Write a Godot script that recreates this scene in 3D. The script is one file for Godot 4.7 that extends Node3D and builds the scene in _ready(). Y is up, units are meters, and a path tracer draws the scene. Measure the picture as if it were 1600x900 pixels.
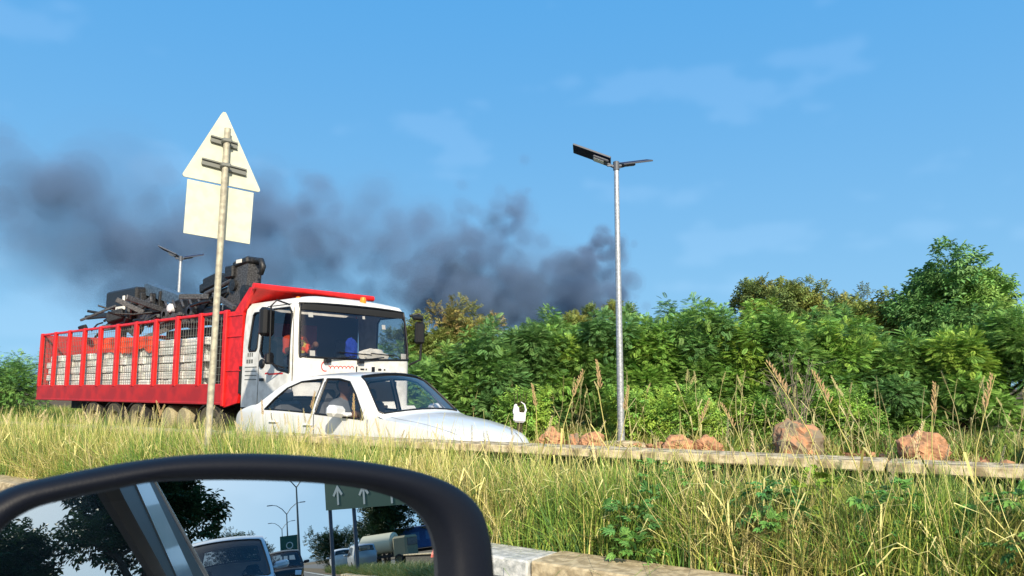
extends Node3D
# A roadside seen over a car's wing mirror: a loaded red tipper and a white sedan on the opposing carriageway,
# a walled grass median, laterite boulders, green scrub and black smoke.

# ---------------------------------------------------------------- mesh building
class MB:
	var v := PackedVector3Array()
	var n := PackedVector3Array()
	var c := PackedColorArray()
	var col := Color.WHITE
	var tinted := false
	func t(a: Vector3, b: Vector3, d: Vector3, na: Vector3, nb: Vector3, nd: Vector3) -> void:
		if (b - a).cross(d - a).dot(na + nb + nd) > 0.0:
			v.append(a); v.append(d); v.append(b)
			n.append(na); n.append(nd); n.append(nb)
		else:
			v.append(a); v.append(b); v.append(d)
			n.append(na); n.append(nb); n.append(nd)
		if tinted:
			c.append(col); c.append(col); c.append(col)
	func flat(a: Vector3, b: Vector3, d: Vector3, up: Vector3) -> void:
		var m := (b - a).cross(d - a)
		if m.length_squared() < 1e-14:
			return
		m = m.normalized()
		if m.dot(up) < 0.0:
			m = -m
		t(a, b, d, m, m, m)
	func quad(a: Vector3, b: Vector3, d: Vector3, e: Vector3, up: Vector3) -> void:
		flat(a, b, d, up)
		flat(a, d, e, up)
	func mesh() -> ArrayMesh:
		var arr := []
		arr.resize(Mesh.ARRAY_MAX)
		arr[Mesh.ARRAY_VERTEX] = v
		arr[Mesh.ARRAY_NORMAL] = n
		if tinted:
			arr[Mesh.ARRAY_COLOR] = c
		var m := ArrayMesh.new()
		m.add_surface_from_arrays(Mesh.PRIMITIVE_TRIANGLES, arr)
		return m

const SMALL := ["panel_seam", "door_seam", "vent_louvres", "painted_script", "front_letters", "window_trim", "window_seal", "wire_panel", "fittings", "hose", "seed_head", "dry_stalks", "branches", "printed_patch"]
const ORD := ["first", "second", "third", "fourth", "fifth", "sixth", "seventh", "eighth", "ninth", "tenth", "eleventh", "twelfth", "thirteenth", "fourteenth", "fifteenth", "sixteenth", "seventeenth", "eighteenth", "nineteenth"]
var names := {}
var M := {}
var rng := RandomNumberGenerator.new()
var ROAD := Transform3D(Basis(Vector3.UP, deg_to_rad(-34.0)), Vector3.ZERO)

func numbered(called: String) -> String:
	if not names.has(called):
		names[called] = 0
		return called
	names[called] += 1
	return "%s_%03d" % [called, names[called]]

func thing(called: String, label: String, category: String, xf := Transform3D.IDENTITY, group := "") -> Node3D:
	var o := Node3D.new()
	o.name = numbered(called)
	add_child(o, true)
	o.transform = xf
	tag(o, label, category, group)
	return o

func tag(o: Node, label: String, category: String, group := "") -> Node:
	o.set_meta("label", label)
	o.set_meta("category", category)
	if group:
		o.set_meta("group", group)
	return o

func put(called: String, mb: MB, m: Material, parent: Node = null, xf := Transform3D.IDENTITY) -> MeshInstance3D:
	return put_mesh(called, mb.mesh(), m, parent, xf)

func put_mesh(called: String, me: Mesh, m: Material, parent: Node = null, xf := Transform3D.IDENTITY) -> MeshInstance3D:
	var o := MeshInstance3D.new()
	o.mesh = me
	o.material_override = m
	o.transform = xf
	if parent == null:
		o.name = numbered(called)
		add_child(o, true)
	else:
		o.name = called
		parent.add_child(o, true)
		if called in SMALL:
			o.set_meta("kind", "stuff")
	return o

func struct(called: String, mb: MB, m: Material, xf := Transform3D.IDENTITY) -> MeshInstance3D:
	var o := put(called, mb, m, null, xf)
	o.set_meta("kind", "structure")
	return o

func at(x: float, y: float, z: float) -> Transform3D:
	return Transform3D(Basis.IDENTITY, Vector3(x, y, z))

func road(a: float, y: float, l: float) -> Vector3:
	return ROAD * Vector3(a, y, l)

func box(mb: MB, xf: Transform3D, size: Vector3, bev := 0.0) -> void:
	var h := size * 0.5
	if bev <= 0.0:
		for ax in 3:
			for s in [-1.0, 1.0]:
				var nn := Vector3.ZERO
				nn[ax] = s
				var p := (ax + 1) % 3
				var q := (ax + 2) % 3
				var cs := []
				for k in [[-1, -1], [1, -1], [1, 1], [-1, 1]]:
					var w := Vector3.ZERO
					w[ax] = s * h[ax]
					w[p] = k[0] * h[p]
					w[q] = k[1] * h[q]
					cs.append(xf * w)
				mb.quad(cs[0], cs[1], cs[2], cs[3], xf.basis * nn)
		return
	bev = minf(bev, minf(h.x, minf(h.y, h.z)) * 0.95)
	var corner := func(sg: Vector3, ax: int) -> Vector3:
		var w := Vector3(sg.x * (h.x - bev), sg.y * (h.y - bev), sg.z * (h.z - bev))
		w[ax] = sg[ax] * h[ax]
		return xf * w
	for ax in 3:
		var p := (ax + 1) % 3
		var q := (ax + 2) % 3
		for s in [-1.0, 1.0]:
			var cs := []
			for k in [[-1, -1], [1, -1], [1, 1], [-1, 1]]:
				var sg := Vector3.ZERO
				sg[ax] = s
				sg[p] = k[0]
				sg[q] = k[1]
				cs.append(corner.call(sg, ax))
			var nn := Vector3.ZERO
			nn[ax] = s
			mb.quad(cs[0], cs[1], cs[2], cs[3], xf.basis * nn)
		for s in [-1.0, 1.0]:
			for u in [-1.0, 1.0]:
				var a := Vector3.ZERO
				a[p] = s
				a[q] = u
				var b := a
				a[ax] = -1
				b[ax] = 1
				var nn := Vector3.ZERO
				nn[p] = s
				nn[q] = u
				mb.quad(corner.call(a, p), corner.call(b, p), corner.call(b, q), corner.call(a, q), xf.basis * nn)
	for sx in [-1.0, 1.0]:
		for sy in [-1.0, 1.0]:
			for sz in [-1.0, 1.0]:
				var sg := Vector3(sx, sy, sz)
				mb.flat(corner.call(sg, 0), corner.call(sg, 1), corner.call(sg, 2), xf.basis * sg)

func bar(mb: MB, a: Vector3, b: Vector3, w: float, d: float, bev := 0.0) -> void:
	var x := (b - a).normalized()
	var up := Vector3.UP if absf(x.y) < 0.95 else Vector3.RIGHT
	var z := x.cross(up).normalized()
	box(mb, Transform3D(Basis(x, z.cross(x), z), (a + b) * 0.5), Vector3((b - a).length(), w, d), bev)

func tube(mb: MB, pts: Array, radii: Array, seg := 8, caps := true) -> void:
	var rings := []
	var outs := []
	var up := Vector3.UP
	for i in pts.size():
		var d: Vector3 = (pts[mini(i + 1, pts.size() - 1)] - pts[maxi(i - 1, 0)]).normalized()
		if i == 0:
			up = Vector3.RIGHT if absf(d.y) > 0.9 else Vector3.UP
		var s := d.cross(up).normalized()
		up = s.cross(d).normalized()
		var r: float = radii[mini(i, radii.size() - 1)]
		var ring := []
		var out := []
		for k in seg:
			var an := TAU * k / seg
			var o := s * cos(an) + up * sin(an)
			ring.append(pts[i] + o * r)
			out.append(o)
		rings.append(ring)
		outs.append(out)
	for i in pts.size() - 1:
		for k in seg:
			var j := (k + 1) % seg
			mb.t(rings[i][k], rings[i + 1][k], rings[i + 1][j], outs[i][k], outs[i + 1][k], outs[i + 1][j])
			mb.t(rings[i][k], rings[i + 1][j], rings[i][j], outs[i][k], outs[i + 1][j], outs[i][j])
	if caps:
		for e in [0, pts.size() - 1]:
			var nn: Vector3 = (pts[0] - pts[1]).normalized() if e == 0 else (pts[e] - pts[e - 1]).normalized()
			for k in seg:
				mb.t(pts[e], rings[e][k], rings[e][(k + 1) % seg], nn, nn, nn)

func lathe(mb: MB, xf: Transform3D, prof: Array, seg := 24) -> void:   # prof: Vector2(radius, height) along y
	for i in prof.size() - 1:
		var a: Vector2 = prof[i]
		var b: Vector2 = prof[i + 1]
		var d := (b - a).normalized()
		for k in seg:
			var p := TAU * k / seg
			var q := TAU * (k + 1) / seg
			var up := Vector3(cos(p), 0, sin(p))
			var uq := Vector3(cos(q), 0, sin(q))
			var np := xf.basis * (up * d.y - Vector3.UP * d.x).normalized()
			var nq := xf.basis * (uq * d.y - Vector3.UP * d.x).normalized()
			var A := xf * (up * a.x + Vector3.UP * a.y)
			var B := xf * (up * b.x + Vector3.UP * b.y)
			var C := xf * (uq * b.x + Vector3.UP * b.y)
			var D := xf * (uq * a.x + Vector3.UP * a.y)
			if b.x > 1e-5:
				mb.t(A, B, C, np, np, nq)
			if a.x > 1e-5:
				mb.t(A, C, D, np, nq, nq)

func prism(mb: MB, poly: Array, xf: Transform3D, depth: float) -> void:   # faces at z = +-depth / 2
	var pv := PackedVector2Array()
	for p in poly:
		pv.append(Vector2(p[0], p[1]) if p is Array else p)
	if Geometry2D.is_polygon_clockwise(pv):
		pv.reverse()
	var ix := Geometry2D.triangulate_polygon(pv)
	for s in [-0.5, 0.5]:
		for i in range(0, ix.size(), 3):
			mb.flat(xf * Vector3(pv[ix[i]].x, pv[ix[i]].y, s * depth), xf * Vector3(pv[ix[i + 1]].x, pv[ix[i + 1]].y, s * depth), xf * Vector3(pv[ix[i + 2]].x, pv[ix[i + 2]].y, s * depth), xf.basis * Vector3(0, 0, s))
	for i in pv.size():
		var a := pv[i]
		var b := pv[(i + 1) % pv.size()]
		var nn := xf.basis * Vector3(b.y - a.y, a.x - b.x, 0)
		mb.quad(xf * Vector3(a.x, a.y, -depth / 2), xf * Vector3(b.x, b.y, -depth / 2), xf * Vector3(b.x, b.y, depth / 2), xf * Vector3(a.x, a.y, depth / 2), nn)

func pv2(list: Array) -> PackedVector2Array:
	var p := PackedVector2Array()
	for e in list:
		p.append(Vector2(e[0], e[1]))
	return p

func shell(mb: MB, outer: PackedVector2Array, holes: Array, f: Callable, cx: float, cy: float, side := 1.0, off := 0.0) -> void:
	# the part of a mapped surface inside an outline and outside its holes, cut into cells so that it curves
	var lo := outer[0]
	var hi := outer[0]
	for p in outer:
		lo = lo.min(p)
		hi = hi.max(p)
	var nx := maxi(1, ceili((hi.x - lo.x) / cx))
	var ny := maxi(1, ceili((hi.y - lo.y) / cy))
	var dx := (hi.x - lo.x) / nx
	var dy := (hi.y - lo.y) / ny
	for i in nx:
		for j in ny:
			var r := lo + Vector2(i * dx, j * dy)
			var rect := PackedVector2Array([r, r + Vector2(dx, 0), r + Vector2(dx, dy), r + Vector2(0, dy)])
			var polys: Array = Geometry2D.intersect_polygons(outer, rect)
			for h in holes:
				var left := []
				for p in polys:
					left.append_array(Geometry2D.clip_polygons(p, h))
				polys = left
			for p in polys:
				if p.size() < 3 or Geometry2D.is_polygon_clockwise(p):
					continue
				var ix := Geometry2D.triangulate_polygon(p)
				var P := []
				var N := []
				for q in p:
					var w: Vector3 = f.call(q.x, q.y)
					var e := 0.004
					var nn: Vector3 = ((f.call(q.x + e, q.y) - f.call(q.x - e, q.y)) as Vector3).cross(f.call(q.x, q.y + e) - f.call(q.x, q.y - e)).normalized() * side
					P.append(w + nn * off)
					N.append(nn)
				for k in range(0, ix.size(), 3):
					mb.t(P[ix[k]], P[ix[k + 1]], P[ix[k + 2]], N[ix[k]], N[ix[k + 1]], N[ix[k + 2]])

func ribbon(mb: MB, pts: Array, f: Callable, w: float, side := 1.0, off := 0.003) -> void:   # a thin line lying on a mapped surface
	for i in pts.size() - 1:
		var a := Vector2(pts[i][0], pts[i][1])
		var b := Vector2(pts[i + 1][0], pts[i + 1][1])
		var s := (b - a).orthogonal().normalized() * w * 0.5
		shell(mb, PackedVector2Array([a - s, b - s, b + s, a + s]) if not Geometry2D.is_polygon_clockwise(PackedVector2Array([a - s, b - s, b + s, a + s])) else PackedVector2Array([a + s, b + s, b - s, a - s]), [], f, 0.2, 0.2, side, off)

func smooth(list: Array, per := 4, closed := false) -> Array:   # Catmull-Rom through the points
	var out := []
	var m := list.size()
	for i in (m if closed else m - 1):
		var p := []
		for k in [-1, 0, 1, 2]:
			var e = list[posmod(i + k, m)] if closed else list[clampi(i + k, 0, m - 1)]
			p.append(Vector2(e[0], e[1]))
		for k in per:
			out.append(p[1].cubic_interpolate(p[2], p[0], p[3], float(k) / per))
	if not closed:
		out.append(Vector2(list[m - 1][0], list[m - 1][1]))
	return out

func blob(mb: MB, xf: Transform3D, rad: Vector3, amp: float, freq: float, sd: int, nu := 28, nv := 18, floor_at := -1e9) -> void:
	var nz := FastNoiseLite.new()
	nz.seed = sd
	nz.frequency = freq
	nz.fractal_octaves = 4
	var f := func(u: float, w: float) -> Vector3:
		var d := Vector3(cos(u) * cos(w), sin(w), sin(u) * cos(w))
		var k := 1.0 + amp * nz.get_noise_3dv(d * 1.0) * 2.0
		var p := Vector3(d.x * rad.x, d.y * rad.y, d.z * rad.z) * k
		p.y = maxf(p.y, floor_at)
		return xf * p
	for j in nv:
		for i in nu:
			var u0 := TAU * i / nu
			var u1 := TAU * (i + 1) / nu
			var w0 := -PI / 2 + PI * j / nv
			var w1 := -PI / 2 + PI * (j + 1) / nv
			var o: Vector3 = f.call((u0 + u1) / 2, (w0 + w1) / 2) - xf.origin
			mb.quad(f.call(u0, w0), f.call(u1, w0), f.call(u1, w1), f.call(u0, w1), o)

# ---------------------------------------------------------------- materials
func flat_mat(c: Color, rough: float, metal := 0.0) -> StandardMaterial3D:
	var m := StandardMaterial3D.new()
	m.albedo_color = c
	m.roughness = rough
	m.metallic = metal
	return m

func noise_mat(c1: Color, c2: Color, freq: float, rough: float, scale := 1.0, bump := 0.0, metal := 0.0, sd := 1, world := false, lo := 0.3, hi := 0.7) -> StandardMaterial3D:
	var nz := FastNoiseLite.new()
	nz.seed = sd
	nz.frequency = freq
	nz.fractal_octaves = 5
	var g := Gradient.new()
	g.set_color(0, c1)
	g.set_color(1, c2)
	g.set_offset(0, lo)
	g.set_offset(1, hi)
	var tx := NoiseTexture2D.new()
	tx.width = 512
	tx.height = 512
	tx.seamless = true
	tx.noise = nz
	tx.color_ramp = g
	var m := StandardMaterial3D.new()
	m.albedo_texture = tx
	m.roughness = rough
	m.metallic = metal
	m.uv1_triplanar = true
	m.uv1_world_triplanar = world
	m.uv1_scale = Vector3.ONE * scale
	if bump != 0.0:
		var bt := NoiseTexture2D.new()
		bt.width = 512
		bt.height = 512
		bt.seamless = true
		var nb: FastNoiseLite = nz.duplicate()
		nb.frequency = freq * 2.0
		bt.noise = nb
		m.heightmap_enabled = true
		m.heightmap_texture = bt
		m.heightmap_scale = bump
	return m

func glass_mat(c: Color, a: float) -> StandardMaterial3D:
	var m := StandardMaterial3D.new()
	m.albedo_color = Color(c.r, c.g, c.b, a)
	m.roughness = 0.02
	m.transparency = BaseMaterial3D.TRANSPARENCY_ALPHA
	return m

func leaf_mat(back: Color, rough := 0.5) -> StandardMaterial3D:
	var m := StandardMaterial3D.new()
	m.vertex_color_use_as_albedo = true
	m.roughness = rough
	m.metallic_specular = 0.35
	m.backlight_enabled = true
	m.backlight = back
	return m

func make_materials() -> void:
	M.white_paint = noise_mat(Color(0.79, 0.80, 0.81), Color(0.83, 0.835, 0.84), 0.006, 0.28, 0.8)
	M.white_paint.clearcoat_enabled = true
	M.white_paint.clearcoat = 0.6
	M.white_paint.clearcoat_roughness = 0.06
	M.cab_white = noise_mat(Color(0.77, 0.765, 0.75), Color(0.84, 0.84, 0.83), 0.012, 0.38, 0.7, 0.0, 0.0, 4)
	M.red = noise_mat(Color(0.74, 0.09, 0.08), Color(0.86, 0.12, 0.11), 0.012, 0.45, 0.8, 0.0, 0.0, 5)
	M.red_dusty = noise_mat(Color(0.60, 0.12, 0.13), Color(0.70, 0.13, 0.13), 0.008, 0.6, 0.5, 0.0, 0.0, 6)
	M.black = flat_mat(Color(0.06, 0.06, 0.07), 0.45)
	M.matt_black = flat_mat(Color(0.05, 0.05, 0.055), 0.8)
	M.housing = noise_mat(Color(0.055, 0.068, 0.105), Color(0.065, 0.08, 0.12), 0.5, 0.5, 6.0, 0.02)
	M.housing.metallic_specular = 0.3
	M.interior = flat_mat(Color(0.09, 0.10, 0.13), 0.8)
	M.maroon = flat_mat(Color(0.62, 0.20, 0.26), 0.8)
	M.seat = flat_mat(Color(0.32, 0.33, 0.35), 0.9)
	M.blue_cloth = flat_mat(Color(0.06, 0.20, 0.62), 0.85)
	M.paper = flat_mat(Color(0.86, 0.85, 0.82), 0.85)
	M.glass = glass_mat(Color(0.12, 0.16, 0.2), 0.12)
	M.tint = glass_mat(Color(0.06, 0.09, 0.16), 0.45)
	M.screen = glass_mat(Color(0.10, 0.14, 0.24), 0.30)
	M.dull_glass = glass_mat(Color(0.10, 0.14, 0.17), 0.14)
	M.dull_glass.roughness = 0.3
	M.dull_glass.metallic_specular = 0.1
	M.mirror = flat_mat(Color(0.86, 0.9, 0.93), 0.0, 1.0)
	M.chrome = flat_mat(Color(0.75, 0.76, 0.78), 0.2, 1.0)
	M.galv = noise_mat(Color(0.58, 0.60, 0.62), Color(0.74, 0.75, 0.77), 0.02, 0.42, 1.5, 0.0, 0.55, 8)
	M.post_grey = noise_mat(Color(0.56, 0.54, 0.48), Color(0.70, 0.68, 0.60), 0.02, 0.6, 1.0, 0.0, 0.1, 9)
	M.rail_grey = flat_mat(Color(0.45, 0.46, 0.44), 0.55, 0.3)
	M.sign_back = noise_mat(Color(0.72, 0.73, 0.66), Color(0.76, 0.77, 0.70), 0.01, 0.6, 1.0, 0.0, 0.0, 10)
	M.panel = flat_mat(Color(0.05, 0.07, 0.14), 0.12)
	M.solar = flat_mat(Color(0.10, 0.13, 0.26), 0.55)
	M.solar.metallic_specular = 0.3
	M.lamp_grey = flat_mat(Color(0.30, 0.32, 0.36), 0.45)
	M.lens = flat_mat(Color(0.85, 0.86, 0.88), 0.2)
	M.rubber = noise_mat(Color(0.10, 0.10, 0.095), Color(0.22, 0.20, 0.17), 0.03, 0.9, 2.0, 0.0, 0.0, 11)
	M.dusty_rubber = noise_mat(Color(0.22, 0.20, 0.17), Color(0.38, 0.35, 0.28), 0.03, 0.95, 2.0, 0.0, 0.0, 12)
	M.rim = noise_mat(Color(0.52, 0.49, 0.38), Color(0.66, 0.62, 0.48), 0.03, 0.7, 2.0, 0.0, 0.1, 13)
	M.chassis = noise_mat(Color(0.06, 0.06, 0.06), Color(0.17, 0.15, 0.13), 0.02, 0.8, 1.0, 0.0, 0.0, 14)
	M.tank = noise_mat(Color(0.50, 0.46, 0.34), Color(0.66, 0.62, 0.50), 0.03, 0.7, 2.0, 0.0, 0.0, 15)
	M.scrap = noise_mat(Color(0.06, 0.065, 0.075), Color(0.20, 0.20, 0.21), 0.03, 0.5, 1.2, 0.3, 0.2, 16)
	M.scrap_grey = noise_mat(Color(0.20, 0.20, 0.21), Color(0.36, 0.36, 0.37), 0.03, 0.55, 1.2, 0.0, 0.2, 17)
	M.steel_blue = noise_mat(Color(0.24, 0.31, 0.38), Color(0.36, 0.43, 0.50), 0.02, 0.5, 1.0, 0.0, 0.3, 18)
	M.orange_tarp = noise_mat(Color(0.88, 0.22, 0.10), Color(0.94, 0.34, 0.16), 0.03, 0.7, 1.0, 0.0, 0.0, 19)
	M.amber = flat_mat(Color(0.95, 0.5, 0.1), 0.3)
	M.script_red = flat_mat(Color(0.75, 0.12, 0.12), 0.5)
	M.block_a = noise_mat(Color(0.76, 0.77, 0.74), Color(0.90, 0.91, 0.89), 0.04, 0.95, 3.0, 0.4, 0.0, 20)
	M.block_b = noise_mat(Color(0.70, 0.71, 0.68), Color(0.86, 0.87, 0.84), 0.05, 0.95, 3.0, 0.4, 0.0, 21)
	M.block_c = noise_mat(Color(0.80, 0.81, 0.79), Color(0.93, 0.94, 0.92), 0.04, 0.95, 3.0, 0.4, 0.0, 22)
	M.concrete = noise_mat(Color(0.52, 0.46, 0.36), Color(0.78, 0.72, 0.60), 0.015, 0.92, 0.8, 0.6, 0.0, 23)
	M.kerb_tan = noise_mat(Color(0.58, 0.52, 0.41), Color(0.72, 0.66, 0.54), 0.02, 0.92, 0.9, 0.4, 0.0, 43)
	M.concrete_grey = noise_mat(Color(0.60, 0.61, 0.60), Color(0.76, 0.76, 0.75), 0.02, 0.92, 1.0, 0.4, 0.0, 24)
	M.wall = noise_mat(Color(0.16, 0.15, 0.13), Color(0.34, 0.32, 0.28), 0.015, 0.95, 0.8, 0.6, 0.0, 25)
	M.asphalt = noise_mat(Color(0.27, 0.27, 0.27), Color(0.34, 0.33, 0.32), 0.05, 0.92, 0.6, 0.3, 0.0, 26, true)
	M.soil = noise_mat(Color(0.25, 0.19, 0.11), Color(0.38, 0.31, 0.18), 0.02, 1.0, 0.35, 1.0, 0.0, 27, true)
	M.red_soil = noise_mat(Color(0.42, 0.22, 0.13), Color(0.60, 0.38, 0.24), 0.02, 1.0, 0.35, 1.0, 0.0, 28, true)
	M.laterite = noise_mat(Color(0.50, 0.38, 0.28), Color(0.72, 0.53, 0.40), 0.012, 0.95, 1.2, 1.2, 0.0, 29, false, 0.3, 0.62)
	M.laterite_grey = noise_mat(Color(0.46, 0.42, 0.35), Color(0.74, 0.51, 0.37), 0.006, 0.95, 0.7, 1.2, 0.0, 30, false, 0.45, 0.6)
	M.line = flat_mat(Color(0.80, 0.80, 0.76), 0.8)
	M.bark = noise_mat(Color(0.20, 0.16, 0.12), Color(0.36, 0.31, 0.25), 0.05, 0.95, 1.5, 0.5, 0.0, 31)
	M.pale_bark = noise_mat(Color(0.42, 0.39, 0.34), Color(0.58, 0.54, 0.48), 0.05, 0.95, 1.5, 0.0, 0.0, 32)
	M.sign_green = flat_mat(Color(0.02, 0.30, 0.24), 0.5)
	M.cover_blue = noise_mat(Color(0.16, 0.34, 0.58), Color(0.22, 0.42, 0.66), 0.02, 0.6, 0.7, 0.0, 0.0, 33)
	M.cream = flat_mat(Color(0.82, 0.78, 0.66), 0.5)
	M.dark_paint = flat_mat(Color(0.05, 0.06, 0.09), 0.25)
	M.silver_paint = flat_mat(Color(0.62, 0.64, 0.66), 0.3, 0.4)
	M.cone_orange = flat_mat(Color(0.92, 0.30, 0.16), 0.6)
	M.bag = flat_mat(Color(0.93, 0.92, 0.95), 0.5)
	M.bag.backlight_enabled = true
	M.bag.backlight = Color(0.3, 0.3, 0.3)
	M.leaf = leaf_mat(Color(0.55, 0.55, 0.55))
	M.grass = leaf_mat(Color(0.45, 0.45, 0.45), 0.55)
	M.body = StandardMaterial3D.new()
	M.body.vertex_color_use_as_albedo = true
	M.body.roughness = 0.8

# ---------------------------------------------------------------- camera, sky, sun
func camera_and_light() -> void:
	var cam := Camera3D.new()
	cam.name = "camera"
	add_child(cam)
	cam.position = Vector3(0, 1.3, 0)
	cam.rotation_degrees = Vector3(7.407, 0, 0)
	cam.fov = 41.112
	cam.near = 0.05
	cam.far = 3000.0
	cam.current = true
	var ph := CameraAttributesPhysical.new()
	ph.frustum_focal_length = 32.0
	ph.exposure_aperture = 22.0
	ph.frustum_focus_distance = 16.0
	ph.frustum_near = 0.05
	ph.frustum_far = 3000.0
	cam.attributes = ph
	var sky := ProceduralSkyMaterial.new()
	sky.sky_top_color = Color8(62, 141, 203)
	sky.sky_horizon_color = Color8(140, 187, 217)
	sky.sky_curve = 0.21
	sky.sky_energy_multiplier = 1.0
	sky.ground_energy_multiplier = 0.8
	sky.ground_bottom_color = Color(0.35, 0.32, 0.27)
	sky.ground_horizon_color = Color(0.5, 0.5, 0.48)
	sky.sun_angle_max = 75.0
	sky.sun_curve = 0.62
	var nz := FastNoiseLite.new()
	nz.seed = 12
	nz.frequency = 1.6
	nz.fractal_octaves = 5
	var im := Image.create(1024, 512, false, Image.FORMAT_RGBA8)
	for y in 512:
		var el := PI / 2 - PI * (y + 0.5) / 512
		for x in 1024:
			var az := TAU * (x + 0.5) / 1024
			var a := 0.0
			if el > 0.0:
				var d := Vector3(cos(az) * cos(el), sin(el) * 3.2, sin(az) * cos(el))
				var k := nz.get_noise_3dv(d * 1.6) + 0.5 * nz.get_noise_3dv(d * 4.2 + Vector3(7, 3, 1))
				a = clampf((k - 0.24) * 0.22, 0.0, 0.035)
			im.set_pixel(x, y, Color(1, 0.98, 0.96, a))
	sky.sky_cover = ImageTexture.create_from_image(im)
	var sk := Sky.new()
	sk.sky_material = sky
	var e := Environment.new()
	e.background_mode = Environment.BG_SKY
	e.sky = sk
	e.tonemap_mode = Environment.TONE_MAPPER_LINEAR
	e.tonemap_exposure = 1.35
	e.sdfgi_enabled = true
	e.ssao_enabled = true
	e.ssil_enabled = true
	e.volumetric_fog_enabled = true
	e.volumetric_fog_density = 0.0
	var we := WorldEnvironment.new()
	we.name = "surroundings"
	we.environment = e
	add_child(we)
	var sun := DirectionalLight3D.new()
	sun.name = "sun"
	add_child(sun)
	sun.look_at_from_position(Vector3(0.20, 0.50, 0.84) * 50.0, Vector3.ZERO)
	sun.light_energy = 1.6
	sun.light_color = Color(1.0, 0.95, 0.86)
	sun.light_angular_distance = 0.5
	sun.shadow_enabled = true

# ---------------------------------------------------------------- ground, roads, median
func sheet(a0: float, a1: float, l0: float, l1: float, y: float) -> MB:
	var mb := MB.new()
	mb.quad(road(a0, y, l0), road(a1, y, l0), road(a1, y, l1), road(a0, y, l1), Vector3.UP)
	return mb

func setting() -> void:
	struct("ground", sheet(-900, 900, -900, 900, -0.012), M.soil)
	struct("opposing_road", sheet(-300, 300, -14.6, -6.9, -0.004), M.asphalt)
	struct("near_road", sheet(-300, 300, -4.62, 5.5, -0.004), M.asphalt)
	struct("red_earth_verge", sheet(-120, 60, -18.5, -14.6, -0.004), M.red_soil)
	for k in range(-14, 16):
		struct("road_marking", sheet(k * 9.0, k * 9.0 + 3.0, -10.9, -10.78, 0.0), M.line)
		struct("road_marking", sheet(k * 9.0 + 2, k * 9.0 + 5.0, 1.9, 2.02, 0.0), M.line)
	struct("edge_line", sheet(-150, 200, -4.35, -4.23, 0.0), M.line)
	# median soil, gently mounded
	var mb := MB.new()
	var nz := FastNoiseLite.new()
	nz.seed = 5
	nz.frequency = 0.6
	for i in range(-60, 100):
		for j in 8:
			var P := []
			for q in [[0, 0], [1, 0], [1, 1], [0, 1]]:
				var a: float = (i + q[0]) * 0.5
				var l: float = -5.0 - (j + q[1]) * 0.19
				P.append(road(a, 0.03 + 0.10 * sin(PI * clampf((j + q[1]) / 8.0, 0, 1)) + 0.05 * nz.get_noise_2d(a * 3.0, l * 3.0), l))
			mb.quad(P[0], P[1], P[2], P[3], Vector3.UP)
	struct("median_soil", mb, M.soil)
	# kerb along the median: old precast stones, the first one paler, some shifted
	var kerb := Node3D.new()
	kerb.name = "kerb"
	kerb.set_meta("kind", "structure")
	add_child(kerb)
	rng.seed = 31
	for k in range(-8, 31):
		var s := MB.new()
		var a := -2.96 + (k + 0.5) * 1.84
		var wob := Basis(Vector3.UP, rng.randf_range(-0.02, 0.02)) * Basis(Vector3.RIGHT, rng.randf_range(-0.03, 0.03))
		box(s, Transform3D(wob, Vector3.ZERO), Vector3(1.83, 0.30, 0.42), 0.012)
		put("kerb_stone", s, M.concrete_grey if k == -1 or rng.randf() < 0.15 else M.kerb_tan, kerb, ROAD * at(a, -0.035 + rng.randf_range(-0.012, 0.012), -4.82 + rng.randf_range(-0.02, 0.02)))
	# low retaining wall at the edge of the opposing carriageway, with pale coping slabs
	var w := thing("median_wall", "low concrete wall with pale coping running behind the tall roadside grass", "wall", ROAD * Transform3D(Basis(Vector3.UP, 0.055), Vector3(-6.0, 0, -6.50)))
	var wb := MB.new()
	box(wb, at(25, 0.325, -0.11), Vector3(90, 0.65, 0.20))
	put("wall_face", wb, M.wall, w)
	for k in range(-10, 36):
		var cb := MB.new()
		box(cb, Transform3D(Basis(Vector3.UP, rng.randf_range(-0.004, 0.004)), Vector3.ZERO), Vector3(1.98, 0.080, 0.42), 0.012)
		put("coping_slab", cb, M.concrete, w, at(k * 2.0, 0.69 + rng.randf_range(-0.004, 0.004), -0.06))

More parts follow.
